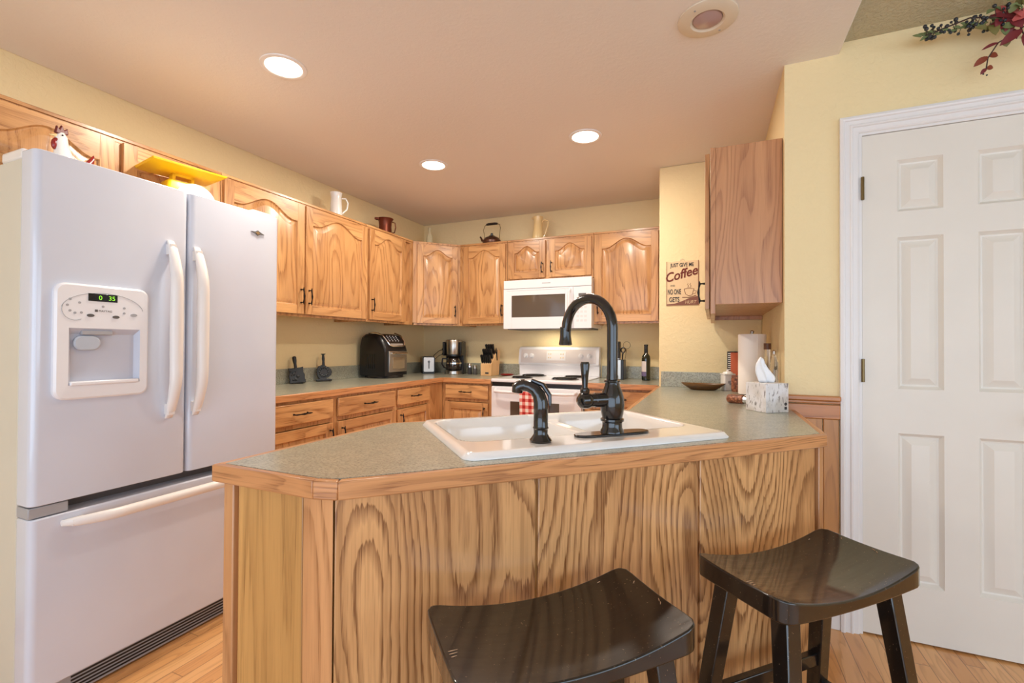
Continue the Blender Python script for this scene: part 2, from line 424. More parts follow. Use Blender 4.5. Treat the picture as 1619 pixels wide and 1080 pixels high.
# wainscot, baseboard, door casing
wz = thing('trim_1', '', ''); del wz['label']; del wz['category']; struct(wz); wz.location = (XP, YP, 0)
x1 = DX0-.082-XP
m = MB(); xx = 0.0
for wd in (.055, .085, .06): 
    e = min(xx+wd, x1); m.box(xx+.0015, e-.0015, -.012, -.001, .085, .884); xx = e
m.build('plank', M['wains'], wz, bevel=.003)
B(0, x1, -.018, -.001, .884, .945).build('top_rail', M['wainsh'], wz, bevel=.003)
m = MB(); m.box(0, x1, -.022, -.001, .948, .962); m.box(-.004, x1, -.034, -.001, .962, .982); m.build('cap_rail', M['wainsh'], wz, bevel=.004)
struct(B(XP+.0, DX0-.082, YP-.014, YP-.001, 0, .085).build('baseboard_pantry', M['trimw'], bevel=.004))
def casing(x0, x1, z1, wd):
    m = MB(); prof = [(0, 0), (0, .018), (.010, .021), (.016, .019), (.019, .012), (.034, .013), (.038, .016), (.044, .016), (.047, .009), (wd-.008, .008), (wd-.003, .005), (wd, 0)]  # distance inwards, projection
    P = [(x0-wd, 0, 1, 0), (x0-wd, z1+wd, 1, -1), (x1+wd, z1+wd, -1, -1), (x1+wd, 0, -1, 0)]
    loops = [[(px+dx*d, YP-.001-h, pz+dz*d) for d, h in prof] for px, pz, dx, dz in P]
    m.loft(loops, True, True); return m
struct(casing(DX0-.012, DX1+.012, DZ+.012, .07).build('trim_2', M['trimw'], sharp=20))
m = MB(); m.box(DX0-.012, DX0-.002, YP, YP+.12, 0, DZ+.002); m.box(DX1+.002, DX1+.012, YP, YP+.12, 0, DZ+.002); m.box(DX0-.012, DX1+.012, YP, YP+.12, DZ+.002, DZ+.012)
struct(m.build('trim_3', M['trimw']))

def panel_loops(m, x0, x1, z0, z1, y, steps, arch=0, zs=None, n=20, mi=0, capmi=None):
    """steps: list of (inset, depth behind y); arch = rise of the top curve above its shoulders"""
    loops = []
    for ins, dep in steps:
        a, b, c = x0+ins, x1-ins, z0+ins
        pts = [(a, y+dep, c), (b, y+dep, c)]
        for i in range(n+1):
            t = 1 - 2*i/n
            x = (a+b)/2 + t*(b-a)/2
            if arch:
                u = min(1, abs(t)/.86); p = .5+.5*cos(pi*u)
                zt = z1 - arch + arch*p**.9 - ins
            else: zt = z1 - ins
            pts.append((x, y+dep, zt))
        loops.append(pts)
    m.loft(loops, False, True, mi)
    return loops
def door_front(m, x0, x1, z0, z1, y, arch=0, st=.058, rail_top=.055, thick=.02):
    """framed door with a raised panel; front plane at y (facing -y); material 0 vertical grain, 1 rails"""
    m.box(x0, x0+st, y, y+thick, z0, z1, 0); m.box(x1-st, x1, y, y+thick, z0, z1, 0)
    m.box(x0+st, x1-st, y+.0005, y+thick, z0, z0+st, 1)
    a, b = x0+st, x1-st; zt = z1-rail_top; n = 20
    # top rail with shaped lower edge
    top = []
    for i in range(n+1):
        t = -1+2*i/n; u = min(1, abs(t)/.86); p = (.5+.5*cos(pi*u))**.9 if arch else 1
        top.append((a+(b-a)*i/n, zt-arch+arch*p))
    vs = []; fs = []
    for (x, z) in top: vs += [(x, y+.0005, z), (x, y+.0005, z1), (x, y+thick, z), (x, y+thick, z1)]
    for i in range(n):
        k = i*4; fs += [(k, k+4, k+5, k+1), (k+1, k+5, k+7, k+3), (k, k+2, k+6, k+4)]
    m.add(vs, fs, 1)
    panel_loops(m, a, b, z0+st, zt, y, [(0, .0005), (.004, .010), (.010, .011), (.034, .003), (.038, .002)], arch, mi=0)

# pantry door, six raised panels
dr = thing('door_1', '', ''); del dr['label']; del dr['category']; struct(dr); dr.location = (DX0, YP+.006, .008)
def six_panel():
    m = MB(); Wd = DX1-DX0; zt = DZ-.008
    xs = [(.118, .265), (.37, .517)]; zs = [(.222, .832), (1.012, 1.632), (1.738, 1.950)]
    y = 0
    m.box(0, Wd, .02, .035, 0, zt)
    m.box(0, .118, y, .02, 0, zt); m.box(.265, .37, y, .02, 0, zt); m.box(.517, Wd, y, .02, 0, zt)
    zc = [0]+[v for a in zs for v in a]+[zt]
    for a, b in xs:
        for i in range(0, len(zc), 2): m.box(a, b, y, .02, zc[i], zc[i+1])
        for c, d in zs: panel_loops(m, a, b, c, d, y, [(0, 0), (.012, .016), (.018, .017), (.044, .003), (.047, .0025)], 0)
    return m
six_panel().build('slab', M['doorw'], dr, sharp=12)
for z in (.27, 1.085, 1.845):
    m = MB(); m.box(-.004, .004, -.010, .002, z-.045, z+.045); m.lathe([(.006, 0), (.006, .096)], (-.001, -.012, z-.048), 12)
    m.build('hinge', M['brass'], dr, bevel=.001)
m = MB(); m.M = Matrix.Translation((DX1-DX0-.06, 0, .93)) @ Matrix.Rotation(R(90), 4, 'X')
m.lathe([(.03, 0), (.032, .006), (.014, .012), (.012, .035), (.026, .045), (.03, .06), (.024, .072), (.0, .076)]); m.build('knob', M['steel'], dr)

# ------------------------------------------------------------------ ceiling fixtures
lit_labels = ['lit recessed ceiling light above the refrigerator side of the kitchen, nearest and largest in view',
              'lit recessed ceiling light toward the back left corner cabinets, middle of the three',
              'lit recessed ceiling light in front of the wall cabinet right of the microwave']
for i, (x, y) in enumerate([(-1.775, 1.496), (-1.78, 2.724), (-.70, 2.70)]):
    t = thing('recessed_ceiling_light', lit_labels[i], 'ceiling light', (x, y, H1), 0, 'lit recessed ceiling lights')
    MB().lathe([(.098, -.0005), (.097, -.004), (.085, -.007), (.078, -.005), (.076, -.001)], cap=False).build('trim_ring', M['trimw'], t)
    MB().lathe([(.077, -.002), (.066, -.008), (.04, -.014), (0, -.017)], cap=False).build('lens', M['bulb'], t)
    sp = bpy.data.lights.new('can_lamp', 'AREA'); sp.shape = 'DISK'; sp.size = .13; sp.energy = 20; sp.color = (1, .91, .78)
    o = bpy.data.objects.new('can_lamp', sp); o.location = (x, y, H1-.022); COL.objects.link(o)
t = thing('eyeball_ceiling_light', 'unlit cream recessed eyeball fixture at the top of the picture near the ceiling edge', 'ceiling light', (-.02, 1.905, H1))
MB().lathe([(.108, -.0005), (.107, -.005), (.095, -.010), (.062, -.012), (.055, -.006), (.053, -.002)], seg=40, cap=False).build('trim_ring', plain('ivory_ring', (222, 210, 190), .5), t)
m = MB(); m.lathe([(.053, -.003), (.05, -.008), (.03, -.014), (0, -.016)], cap=False, seg=32); m.build('lens', plain('eyeball_lens', (176, 150, 150), .25, coat=.4), t)
for a in (60, 240):
    MB().lathe([(.004, 0), (.004, -.003)], (.085*cos(R(a)), .085*sin(R(a)), -.009), 10).build('screw', M['grey'], t)

# ------------------------------------------------------------------ pulls
def pull(parent, x, y, z, vertical=True, L=.096):
    """bar pull standing off a front that faces -y"""
    m = MB()
    def P(s, d): return (x, y-d, z+s) if vertical else (x+s, y-d, z)
    for s_ in (-L/2+.008, L/2-.008): m.tube([P(s_, 0), P(s_, .014), P(s_, .022)], [.006, .0035, .0045], 8)
    m.tube([P(-L/2-.006, .026), P(-L/2+.01, .024), P(-L*.2, .028), P(0, .030), P(L*.2, .028), P(L/2-.01, .024), P(L/2+.006, .026)], [.002, .005, .0036, .0062, .0036, .005, .002], 8)
    return m.build('handle', M['pull'], parent)

# ------------------------------------------------------------------ wall cabinets
DEP = .305
def wall_cab(label, loc, rotz, wdt, z0, z1, doors, group='oak wall cabinets', trim=True):
    """doors: (x0, x1, handle side or None). Local: wall at y=0, front toward -y"""
    t = thing('wall_cabinet', label, 'cabinet', (loc[0], loc[1], z0), rotz, group); h = z1-z0
    m = MB(); g = .0015; m.box(g, wdt-g, -DEP+.02, -.002, .022, h-.002)                     # carcass, underside set up
    m.box(g, .035, -DEP, -DEP+.02, 0, h); m.box(wdt-.035, wdt-g, -DEP, -DEP+.02, 0, h)
    m.box(.035, wdt-.035, -DEP, -DEP+.02, 0, .03); m.box(.035, wdt-.035, -DEP, -DEP+.02, h-.03, h)
    m.box(g, .018, -DEP+.02, -.002, 0, .022); m.box(wdt-.018, wdt-g, -DEP+.02, -.002, 0, .022)
    for i in range(len(doors)-1):
        c = (doors[i][1]+doors[i+1][0])/2; m.box(c-.03, c+.03, -DEP-.0003, -DEP+.02, .03, h-.03)
    m.build('carcass', M['oak'], t, bevel=.0015)
    if trim: B(g, wdt-g, -DEP-.006, -DEP, h-.016, h).build('top_moulding', M['oakh'], t, bevel=.002)
    for (a, b, side) in doors:
        wd = b-a; m = MB(); hz = h-.042
        arch = min(.075, wd*.16) if hz > .3 else min(.07, wd*.19)
        door_front(m, a, b, .018, h-.028, -DEP-.0215, arch, st=.056, rail_top=.042)
        d = m.build('door', [M['oak'], M['oakh']], t, bevel=.0012, sharp=25)
        if side:
            x = a+.026 if side == 'L' else b-.026
            pull(d, x, -DEP-.0215, .018+(.115 if hz > .5 else .085), True, .1 if hz > .5 else .09)
    return t
ZT, ZB = 2.13, 1.372
Lr = R(90)
wall_cab('oak wall cabinet over the refrigerator behind the rooster and the yellow scale', (XL, .705, 0), Lr, .985, 1.83, ZT, [(.03, .485, None), (.518, .968, None)])
wall_cab('oak double wall cabinet right of the refrigerator with the white pitcher on top', (XL, 1.69, 0), Lr, 1.165, ZB, ZT, [(.008, .553, 'R'), (.566, 1.152, 'L')])
wall_cab('narrow oak wall cabinet on the left wall with the copper pitcher on top', (XL, 2.855, 0), Lr, .61, ZB, ZT, [(.018, .475, 'L')])
wall_cab('oak wall cabinet with one arched door left of the microwave under the kettle', (-2.175, YB, 0), 0, .487, ZB, ZT, [(.048, .474, 'R')])
wall_cab('short oak double-door wall cabinet above the microwave', (-1.688, YB, 0), 0, .783, 1.762, ZT, [(.02, .364, 'R'), (.397, .766, 'L')])
wall_cab('oak wall cabinet with one wide arched door right of the microwave', (-.905, YB, 0), 0, .557, ZB, ZT, [(.015, .515, 'L')])
# diagonal corner cabinet
a = .61; s = DEP
cor = thing('corner_wall_cabinet', 'diagonal corner oak wall cabinet carrying the pale glass bottle', 'cabinet', (XL, YB, ZB), 0, 'oak wall cabinets')
hh = ZT-ZB
MB().prism([(0.002, -.002), (.002, -a-.012), (s, -a-.012), (a-.006, -s), (a-.006, -.002)], .022, hh-.002).build('carcass', M['oak'], cor)
# diagonal front frame: from (s,-a) to (a,-s)
dl = (a-s)*sqrt(2)
m = MB(); m.box(0, .03, -.001, .018, 0, hh); m.box(dl-.03, dl, -.001, .018, 0, hh); m.box(.03, dl-.03, -.001, .018, 0, .03); m.box(.03, dl-.03, -.001, .018, hh-.03, hh); m.box(0, dl, -.007, -.001, hh-.016, hh)
m.build('face_frame', M['oak'], cor, bevel=.0015, loc=(s, -a, 0), rotz=R(45))
m = MB(); door_front(m, .03, dl-.03, .018, hh-.028, -.0215, .06, st=.052, rail_top=.042)
d = m.build('door', [M['oak'], M['oakh']], cor, bevel=.0012, sharp=25, loc=(s, -a, 0), rotz=R(45))
pull(d, dl-.056, -.0215, .133)
# cabinet on the pantry side wall, seen from its side
t = thing('wall_cabinet', 'oak wall cabinet seen side-on at right above the paper towels', 'cabinet', (XP, 3.36, 1.345), R(-90), 'oak wall cabinets')
hh = 2.14-1.345; wd = .955
m = MB(); m.box(.002, wd-.004, -.28, -.002, .045, hh-.002); m.box(.002, .03, -.302, -.28, 0, hh); m.box(wd-.03, wd, -.302, -.28, 0, hh); m.box(.03, wd-.03, -.302, -.28, 0, .04); m.box(.03, wd-.03, -.302, -.28, hh-.03, hh)
m.box(.002, .018, -.28, -.002, .02, .045)
m.build('carcass', M['oakside'], t, bevel=.0015)
for a0, b0, sd in ((.03, .475, None), (.49, wd-.02, 'R')):
    m = MB(); door_front(m, a0, b0, .025, hh-.02, -.326, .06); d = m.build('door', [M['oak'], M['oakh']], t, bevel=.0012, sharp=25)
    if sd: pull(d, b0-.026, -.326, .11, True, .1)
# ------------------------------------------------------------------ base cabinets
def base_cab(label, loc, rotz, wdt, dx0, dx1, hs, depth=.6, hdl=True):
    t = thing('base_cabinet', label, 'cabinet', (loc[0], loc[1], 0), rotz, 'oak base cabinets')
    m = MB(); m.box(.001, wdt-.001, -depth+.02, -.003, .1, .8745)
    m.box(.001, dx0+.012, -depth, -depth+.02, .1, .8745); m.box(dx1-.012, wdt-.001, -depth, -depth+.02, .1, .8745)
    m.box(dx0+.012, dx1-.012, -depth, -depth+.02, .853, .8745); m.box(dx0+.012, dx1-.012, -depth, -depth+.02, .715, .745); m.box(dx0+.012, dx1-.012, -depth, -depth+.02, .1, .13)
    m.build('carcass', M['oak'], t, bevel=.0015)
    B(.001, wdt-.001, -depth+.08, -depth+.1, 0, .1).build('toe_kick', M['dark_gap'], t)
    d = B(dx0, dx1, -depth-.0195, -depth-.0005, .742, .858).build('drawer', M['oakh'], t, bevel=.005, seg=3)
    pull(d, (dx0+dx1)/2, -depth-.0195, .80, False, .11)
    m = MB(); door_front(m, dx0, dx1, .115, .712, -depth-.0205, 0, st=.056, rail_top=.056)
    d = m.build('door', [M['oak'], M['oakh']], t, bevel=.0012, sharp=25)
    pull(d, dx0+.028 if hs == 'L' else dx1-.028, -depth-.0205, .63)
    return t
base_cab('oak base cabinet with drawer beside the refrigerator', (XL, 1.655, 0), Lr, .548, .03, .525, 'R', .628)
base_cab('oak base cabinet with the widest drawer, in the middle of the left run', (XL, 2.203, 0), Lr, .6, .02, .584, 'L', .628)
base_cab('narrow oak base cabinet with drawer at the inner corner of the left run', (XL, 2.803, 0), Lr, .66, .015, .433, 'L', .628)
base_cab('oak base cabinet with drawer just left of the stove', (-2.151, YB, 0), 0, .473, .038, .445, 'R', .63)
base_cab('oak base cabinet with drawer just right of the stove', (-.898, YB, 0), 0, .55, .03, .5, 'R', .63)

# ------------------------------------------------------------------ counters
def slab(m, outer, z0, z1, hole=None):
    polys = [[Vector((x, y, 0)) for x, y in outer]]
    if hole: polys.append([Vector((x, y, 0)) for x, y in hole])
    allp = [p for pl in polys for p in pl]; tri = tessellate_polygon(polys); n = len(allp)
    vs = [(p.x, p.y, z1) for p in allp]+[(p.x, p.y, z0) for p in allp]
    fs = [tuple(f) for f in tri]+[tuple(n+i for i in f)[::-1] for f in tri]
    k = 0
    for pl in polys:
        L = len(pl)
        for i in range(L): j = (i+1) % L; fs.append((k+i, k+j, n+k+j, n+k+i))
        k += L
    m.add(vs, fs)
def edge_strip(parent, p, q, z0=.8745, z1=.9135, th=.02, e0=0, e1=0):
    """oak nosing, outside face along p->q (outside on the right-hand side)"""
    d = Vector((q[0]-p[0], q[1]-p[1])); L = d.length; a = math.atan2(d.y, d.x)
    return MB().prism([(0, 0), (L, 0), (L-th*e1, th), (th*e0, th)], z0, z1).build('wood_edge', M['oakedge'], parent, bevel=.003, loc=(p[0], p[1], 0), rotz=a)
ct = thing('countertop', 'grey-green L-shaped laminate countertop along the left wall to the stove', 'countertop')
e = .02
m = MB(); slab(m, [(XL+.001, 1.66), (-2.13-e, 1.66), (-2.13-e, 3.43+e), (-1.673, 3.43+e), (-1.673, YB-.001), (XL+.001, YB-.001)], .8755, .914)
m.build('worktop', M['counter'], ct)
m = MB(); m.box(XL+.001, XL+.019, 1.66, YB-.001, .9142, 1.018); m.box(XL+.019, -1.673, YB-.019, YB-.001, .9142, 1.018); m.build('backsplash', M['counter'], ct, bevel=.002)
edge_strip(ct, (-2.13, 1.66), (-2.13, 3.43), e1=-1); edge_strip(ct, (-2.13, 3.43), (-1.673, 3.43), e0=-1)
ct = thing('countertop', 'short grey-green laminate countertop right of the stove under the wine bottle', 'countertop')
B(-.898, -.347, 3.43+e, YB-.001, .8755, .914).build('worktop', M['counter'], ct)
B(-.898, -.347, YB-.019, YB-.001, .9142, 1.018).build('backsplash', M['counter'], ct, bevel=.002)
edge_strip(ct, (-.898, 3.43), (-.36, 3.43))
# peninsula top
ct = thing('countertop', 'large angled grey-green laminate peninsula countertop with oak edge around the white sink', 'countertop')
CX, CY = -.4365, 1.4545
def s2w(u, v): c = cos(R(45)); return (CX+c*u-c*v, CY+c*u+c*v)
oc = 1.408
A0, A1, A2, A3, A4 = (-1.05, .703), (-.742, .703), (-.69, -.69+oc), (.332, .332+oc), (.332, 2.338)
C5, C6, C7 = (-.352, 3.374), (-.352, 2.038), (-1.05, 1.34)
def off(poly_pts, th): pass
k = .02
ang = k*math.tan(R(22.5))
outer = [(A0[0]+k, A0[1]+k), (A1[0]-.004, A1[1]+k), (A2[0]-.014, A2[1]+.018), (A3[0]-k, A3[1]+k*.42), (A4[0]-k, A4[1]), (A4[0]-k, 2.357), (XP-.001, 2.357), (XP-.001, 3.374), C5, (C6[0]+k, C6[1]-0), (C7[0]+k, C7[1]-.008)]
outer[8] = (C5[0]+k, 3.374)
hole = [s2w(u, v) for u, v in ((-.395, -.255), (.395, -.255), (.395, .255), (-.395, .255))]
m = MB(); slab(m, outer, .8755, .914, hole)
m.build('worktop', M['counter'], ct)
edge_strip(ct, A0, A1, e0=1, e1=.1); edge_strip(ct, A1, A2, e0=.1, e1=.3); edge_strip(ct, A2, A3, e0=.3, e1=-.4); edge_strip(ct, A3, A4, e0=.4)
edge_strip(ct, C5, C6, e1=0); edge_strip(ct, C6, C7); edge_strip(ct, C7, A0, e1=1)
m = MB(); m.box(-.33, XP-.02, YS-.019, YS-.001, .9142, 1.018); m.box(XP-.019, XP-.001, 2.40, YS-.001, .9142, 1.018); m.build('backsplash', M['counter'], ct, bevel=.002)

# peninsula cabinet below it
pc = thing('peninsula_cabinet', 'angled oak peninsula with tall wood-grain back panels behind the stools', 'cabinet')
PZ = .8735; bc = 1.445                      # panel plane y = x + bc
yl = .733
xa = yl-bc                                  # where the end plane meets the panel plane
body = [(-1.02, yl+.012), (xa+.004, yl+.012), (xa+.012, xa+.012+bc+.012), (.296, .296+bc+.014), (.296, 2.338), (.285, 2.338), (.285, 3.36), (-.32, 3.36), (-.32, 2.05), (-1.02, 1.35)]
bowl_gap = [s2w(u, v) for u, v in ((-.41, -.27), (.41, -.27), (.41, .27), (-.41, .27))]
m = MB(); slab(m, body, .0, PZ-.04); 
m2 = MB(); slab(m2, body, .0, .66); slab(m2, body, .66, PZ, bowl_gap); m2.build('carcass', M['oakend'], pc)
# diagonal panels, local x along the run
c45 = sqrt(.5)
def sx2w(s_): # point at run coordinate s on plane y=x+bc
    x = (s_*sqrt(2)-bc)/2; return (x, x+bc)
seams = [.012, .4715, .972, 1.447]
org = sx2w(0)
run_rot = R(45)
for i in range(3):
    B(seams[i]+.0035, seams[i+1]-.0035, -.0, .0135, 0, PZ).build('back_panel', M['oakpanel'], pc, bevel=.0025, loc=(org[0], org[1], 0), rotz=run_rot)
B(1.453, 1.474, -.006, .0135, 0, PZ).build('corner_trim', M['oaktrim'], pc, bevel=.003, loc=(org[0], org[1], 0), rotz=run_rot)
# end panel and posts
B(-1.0, -.80, yl, yl+.0115, 0, PZ).build('end_panel', M['oakend'], pc, bevel=.002)
B(-1.045, -1.012, yl-.004, yl+.012, 0, PZ).build('corner_trim', M['oaktrim'], pc, bevel=.003)
p0 = sx2w(.012)
pts = [(-.797, yl+.0115), (-.797, yl-.001)]
for i in range(7):
    a_ = i/6; cxp = (1-a_)**2*(-.797+.03)+2*a_*(1-a_)*(-.722)+a_**2*p0[0]; cyp = (1-a_)**2*(yl-.003)+2*a_*(1-a_)*(yl-.004)+a_**2*p0[1]
    pts.append((cxp, cyp))
pts += [(p0[0]-.012, p0[1]+.012)]
MB().prism(pts, 0, PZ).build('corner_post', M['oaktrim'], pc, sharp=30)

# ------------------------------------------------------------------ sink, faucet, sprayer
sk = thing('kitchen_sink', 'white enamel drop-in double bowl sink in the peninsula countertop', 'sink', (CX, CY, .914), R(45))
def sink_mesh():
    hx, hy, r = .419, .281, .035; nx, ny = 132, 92
    bowls = [(-.385, .035, -.145, .245, .185), (.065, .385, -.145, .245, .16)]
    def sd(x, y, b, rr=.06):
        cx, cy = (b[0]+b[1])/2, (b[2]+b[3])/2; qx = abs(x-cx)-(b[1]-b[0])/2+rr; qy = abs(y-cy)-(b[3]-b[2])/2+rr
        return sqrt(max(qx, 0)**2+max(qy, 0)**2)+min(max(qx, qy), 0)-rr
    def sm(t): t = max(0, min(1, t)); return t*t*(3-2*t)
    def z(x, y):
        de = min(hx-abs(x), hy-abs(y)); zz = .004+.013*sm(de/.014)
        dep = 0
        for b in bowls: dep = max(dep, b[4]*sm(-sd(x, y, b)/.045))
        dv = (-.385, .385, -.145, .245); dep = max(dep, .02*sm(-sd(x, y, dv)/.03))
        return zz-dep
    vs = []; fs = []
    def warp(t, n): return t
    for j in range(ny+1):
        for i in range(nx+1):
            x = -hx+2*hx*i/nx; y = -hy+2*hy*j/ny; zz = z(x, y)
            dx, dy = abs(x)-(hx-r), abs(y)-(hy-r)
            if dx > 0 and dy > 0:
                k_ = max(dx, dy)/sqrt(dx*dx+dy*dy); x = math.copysign(hx-r+dx*k_, x); y = math.copysign(hy-r+dy*k_, y)
            vs.append((x, y, zz))
    N = nx+1
    for j in range(ny):
        for i in range(nx): k_ = j*N+i; fs.append((k_, k_+1, k_+N+1, k_+N))
    ring = [i for i in range(nx)]+[j*N+nx for j in range(ny)]+[ny*N+i for i in range(nx, 0, -1)]+[j*N for j in range(ny, 0, -1)]
    b = len(vs); vs += [(vs[i][0], vs[i][1], .0004) for i in ring]
    for q in range(len(ring)): w_ = (q+1) % len(ring); fs.append((ring[q], ring[w_], b+w_, b+q))
    m = MB(); m.add(vs, fs); return m
sink_mesh().build('basin', M['porcelain'], sk, sharp=60)
for x, y, zz in ((-.175, .05, -.166), (.225, .05, -.141)):
    MB().lathe([(.044, 0), (.042, .003), (.03, .001), (.0, -.001)], (x, y, zz), 24, cap=False).build('drain', M['steel'], sk)
# faucet: spout plane swings a little to the left of square
FX, FY, FZ = -.270, 1.363, .9312
fa = thing('kitchen_faucet', 'tall dark bronze gooseneck faucet with side lever on the sink deck', 'faucet', (FX, FY, FZ), R(45))
pl = []
for i in range(33):
    a_ = 2*pi*i/32; pl.append((.124*math.copysign(abs(cos(a_))**.35, cos(a_)), .029*math.copysign(abs(sin(a_))**.9, sin(a_))))
MB().prism(pl[:-1], 0.0002, .007).build('base_plate', M['bronze'], fa, bevel=.003)
MB().lathe([(.0345, .007), (.034, .012), (.029, .02), (.029, .036), (.034, .040), (.034, .046), (.029, .049), (.033, .065), (.035, .085), (.034, .105), (.029, .125), (.022, .142), (.021, .150), (.024, .153), (.023, .158), (.017, .16), (.017, .172)], seg=36).build('body', M['bronze'], fa)
m = MB(); path = [(0, 0, .16), (0, 0, .25), (0, 0, .31)]; rr = .087
for i in range(1, 17): a_ = pi*i/16*1.0; path.append((0, rr-rr*cos(a_), (.31+rr*1.06*sin(a_))))
path.append((0, 2*rr+.004, .30))
m.tube(path, .0158, 16); sp = m.build('spout', M['bronze'], fa); sp.rotation_euler = (0, 0, R(22))
sw = R(22)
m = MB(); m.M = Matrix.Rotation(sw, 4, 'Z') @ Matrix.Translation((0, 2*rr+.004, 0))
m.lathe([(.0165, .318), (.0180, .315), (.0172, .310), (.0176, .290), (.0205, .268), (.0215, .262), (.018, .259)]); m.build('spray_head', M['bronze'], fa)
m = MB(); m.M = Matrix.Translation((0, 0, .102)) @ Matrix.Rotation(R(-90), 4, 'Y')
m.lathe([(.021, .02), (.021, .06), (.0195, .062), (.0195, .075), (.022, .078), (.024, .09), (.022, .104), (.012, .113), (0, .115)]); hb = m.build('valve', M['bronze'], fa)
MB().tube([(-.092, 0, .115), (-.092, 0, .145), (-.092, 0, .175), (-.092, 0, .205), (-.092, 0, .212)], [.009, .0078, .0105, .0135, .011], 14).build('lever', M['bronze'], hb)
MB().lathe([(.012, .122), (.0135, .126), (.0135, .134), (.010, .138)], (-.092, 0, 0)).build('lever_collar', M['bronze'], hb)
sy = thing('side_sprayer', 'short dark bronze pull-out side sprayer left of the faucet', 'sprayer', (-.424, 1.176, .9312), R(45))
MB().lathe([(.029, 0), (.03, .005), (.022, .016), (.019, .022), (.0195, .034)]).build('holder', M['bronze'], sy)
m = MB(); m.lathe([(.0185, .033), (.0215, .037), (.0195, .042), (.0195, .088), (.0205, .09)])
pth = [(0, 0, .088), (0, .0, .105), (-.004, .004, .125), (-.013, .011, .139), (-.026, .02, .147), (-.038, .028, .149)]
m.tube(pth, [.0200, .0195, .018, .0165, .0155, .0155], 16); m.build('wand', M['bronze'], sy)
m = MB(); m.tube([(-.034, .026, .151), (-.044, .032, .149), (-.052, .037, .143), (-.053, .038, .130)], [.016, .0175, .0175, .015], 16); m.build('nozzle', M['bronze'], sy)
m = MB(); m.tube([(.022, -.012, .098), (.021, -.010, .125), (.006, .001, .152), (-.02, .018, .164)], [.004, .006, .007, .005], 10); m.build('trigger', M['bronze'], sy)

# ------------------------------------------------------------------ refrigerator (front faces +x)
FY0, FY1 = .735, 1.632; FW = FY1-FY0
fr = thing('refrigerator', 'large white bottom-freezer french door refrigerator with ice dispenser at left', 'refrigerator', (XL+.03, FY0, 0), Lr)
yb = -(-2.035-(XL+.03)); yf = -(-1.95-(XL+.03)); yb, yf = -yb, -yf       # local y of body front / door front (negative)
yb = -(-2.035-(XL+.03)); yf = -(-1.95-(XL+.03))
B(0.002, FW-.002, yb+.006, 0, .03, 1.785).build('body', M['fridgeside'], fr, bevel=.004)
def rdoor(x0, x1, z0, z1):
    """bowed door front with rounded vertical edges"""
    m = MB(); n = 24; r = .022; pts = []
    pts.append((x0, yb)); 
    for i in range(6): a_ = R(180+90*i/5*1.0); pts.append((x0+r+r*cos(a_), yf+r+.004+ (r)*sin(a_)))
    for i in range(6): a_ = R(270+90*i/5*1.0); pts.append((x1-r+r*cos(a_), yf+r+.004+ (r)*sin(a_)))
    pts.append((x1, yb)); m.prism(pts, z0, z1); return m
mid = 1.206-FY0
cut = (.083, .290, .975-.0, 1.24)            # dispenser opening x0,x1,z0,z1 (local)
def dispenser_door():
    m = rdoor(0, mid-.003, .672, 1.805); return m
ld = dispenser_door().build('door', M['fridge'], fr, bevel=.003)
rd = rdoor(mid+.003, FW, .672, 1.805).build('door', M['fridge'], fr, bevel=.003)
fz = rdoor(0, FW, .085, .632).build('freezer_drawer', M['fridge'], fr, bevel=.005, seg=3)
B(0.02, FW-.02, yb-.005, yb+.05, .632, .672).build('door_gap', M['dgrey'], fr)
m = MB(); m.box(0, .10, yf+.012, yb, .634, .668); m.build('hinge', M['grey'], fr, bevel=.003)
m = MB(); m.box(.004, .075, yb+.012, yb+.15, 1.7855, 1.822); m.build('hinge_cover', M['fridgeh'], fr, bevel=.008)
m = MB(); m.box(FW-.13, FW-.03, yb-.06, yb+.10, 1.806, 1.822); m.build('hinge_cover', M['fridgeh'], fr, bevel=.006)
m = MB(); m.box(.03, FW-.03, yb-.055, yb+.02, .008, .08, 0)
for i in range(5): m.box(.12, FW-.12, yb-.058, yb-.054, .017+i*.012, .022+i*.012, 1)
m.build('grille', [M['grey'], M['black']], fr)
for x in (.05, FW-.05): MB().lathe([(.018, 0.0005), (.018, .03)], (x, yb+.05, 0), 12).build('foot', M['black'], fr)
def fhandle(x, z0, z1, parent):
    m = MB(); n = 20; loops = []
    for i in range(n+1):
        t = i/n; z = z0+(z1-z0)*t; k_ = sin(pi*t)
        out = .006+.046*min(1, (k_*1.6))**.7; w_ = .013+.010*k_**.5
        th = .008 + .012*min(1, k_*2)
        pts = [(x+w_*cos(a_), yf+.004-out+th*sin(a_), z) for a_ in [2*pi*q/14 for q in range(14)]]
        loops.append(pts)
    m.loft(loops, True, True)
    for z in (z0+.035, z1-.035): m.lathe([(.013, 0), (.013, .03)], (x, 0, 0), 10) if False else m.box(x-.011, x+.011, yf-.024, yf+.006, z-.02, z+.02)
    return m.build('handle', M['fridgeh'], parent, sharp=60)
fhandle(1.131-FY0, .90, 1.592, ld); fhandle(1.232-FY0, .90, 1.585, rd)
# freezer handle, horizontal bar
m = MB(); n = 24; loops = []; xa_, xb_ = .075, FW-.075
for i in range(n+1):
    t = i/n; x = xa_+(xb_-xa_)*t; k_ = sin(pi*t); out = .010+.05*min(1, k_*2)**.6; w_ = .010+.008*min(1, k_*3)**.5; th = .008+.008*min(1, k_*2)
    loops.append([(x, yf+.004-out+th*sin(a_), .603+.0*t+w_*cos(a_)) for a_ in [2*pi*q/14 for q in range(14)]])
m.loft(loops, True, True)
for x in (xa_+.04, xb_-.04): m.box(x-.02, x+.02, yf-.03, yf+.006, .59, .61)
m.build('handle', M['fridgeh'], fz, sharp=60)
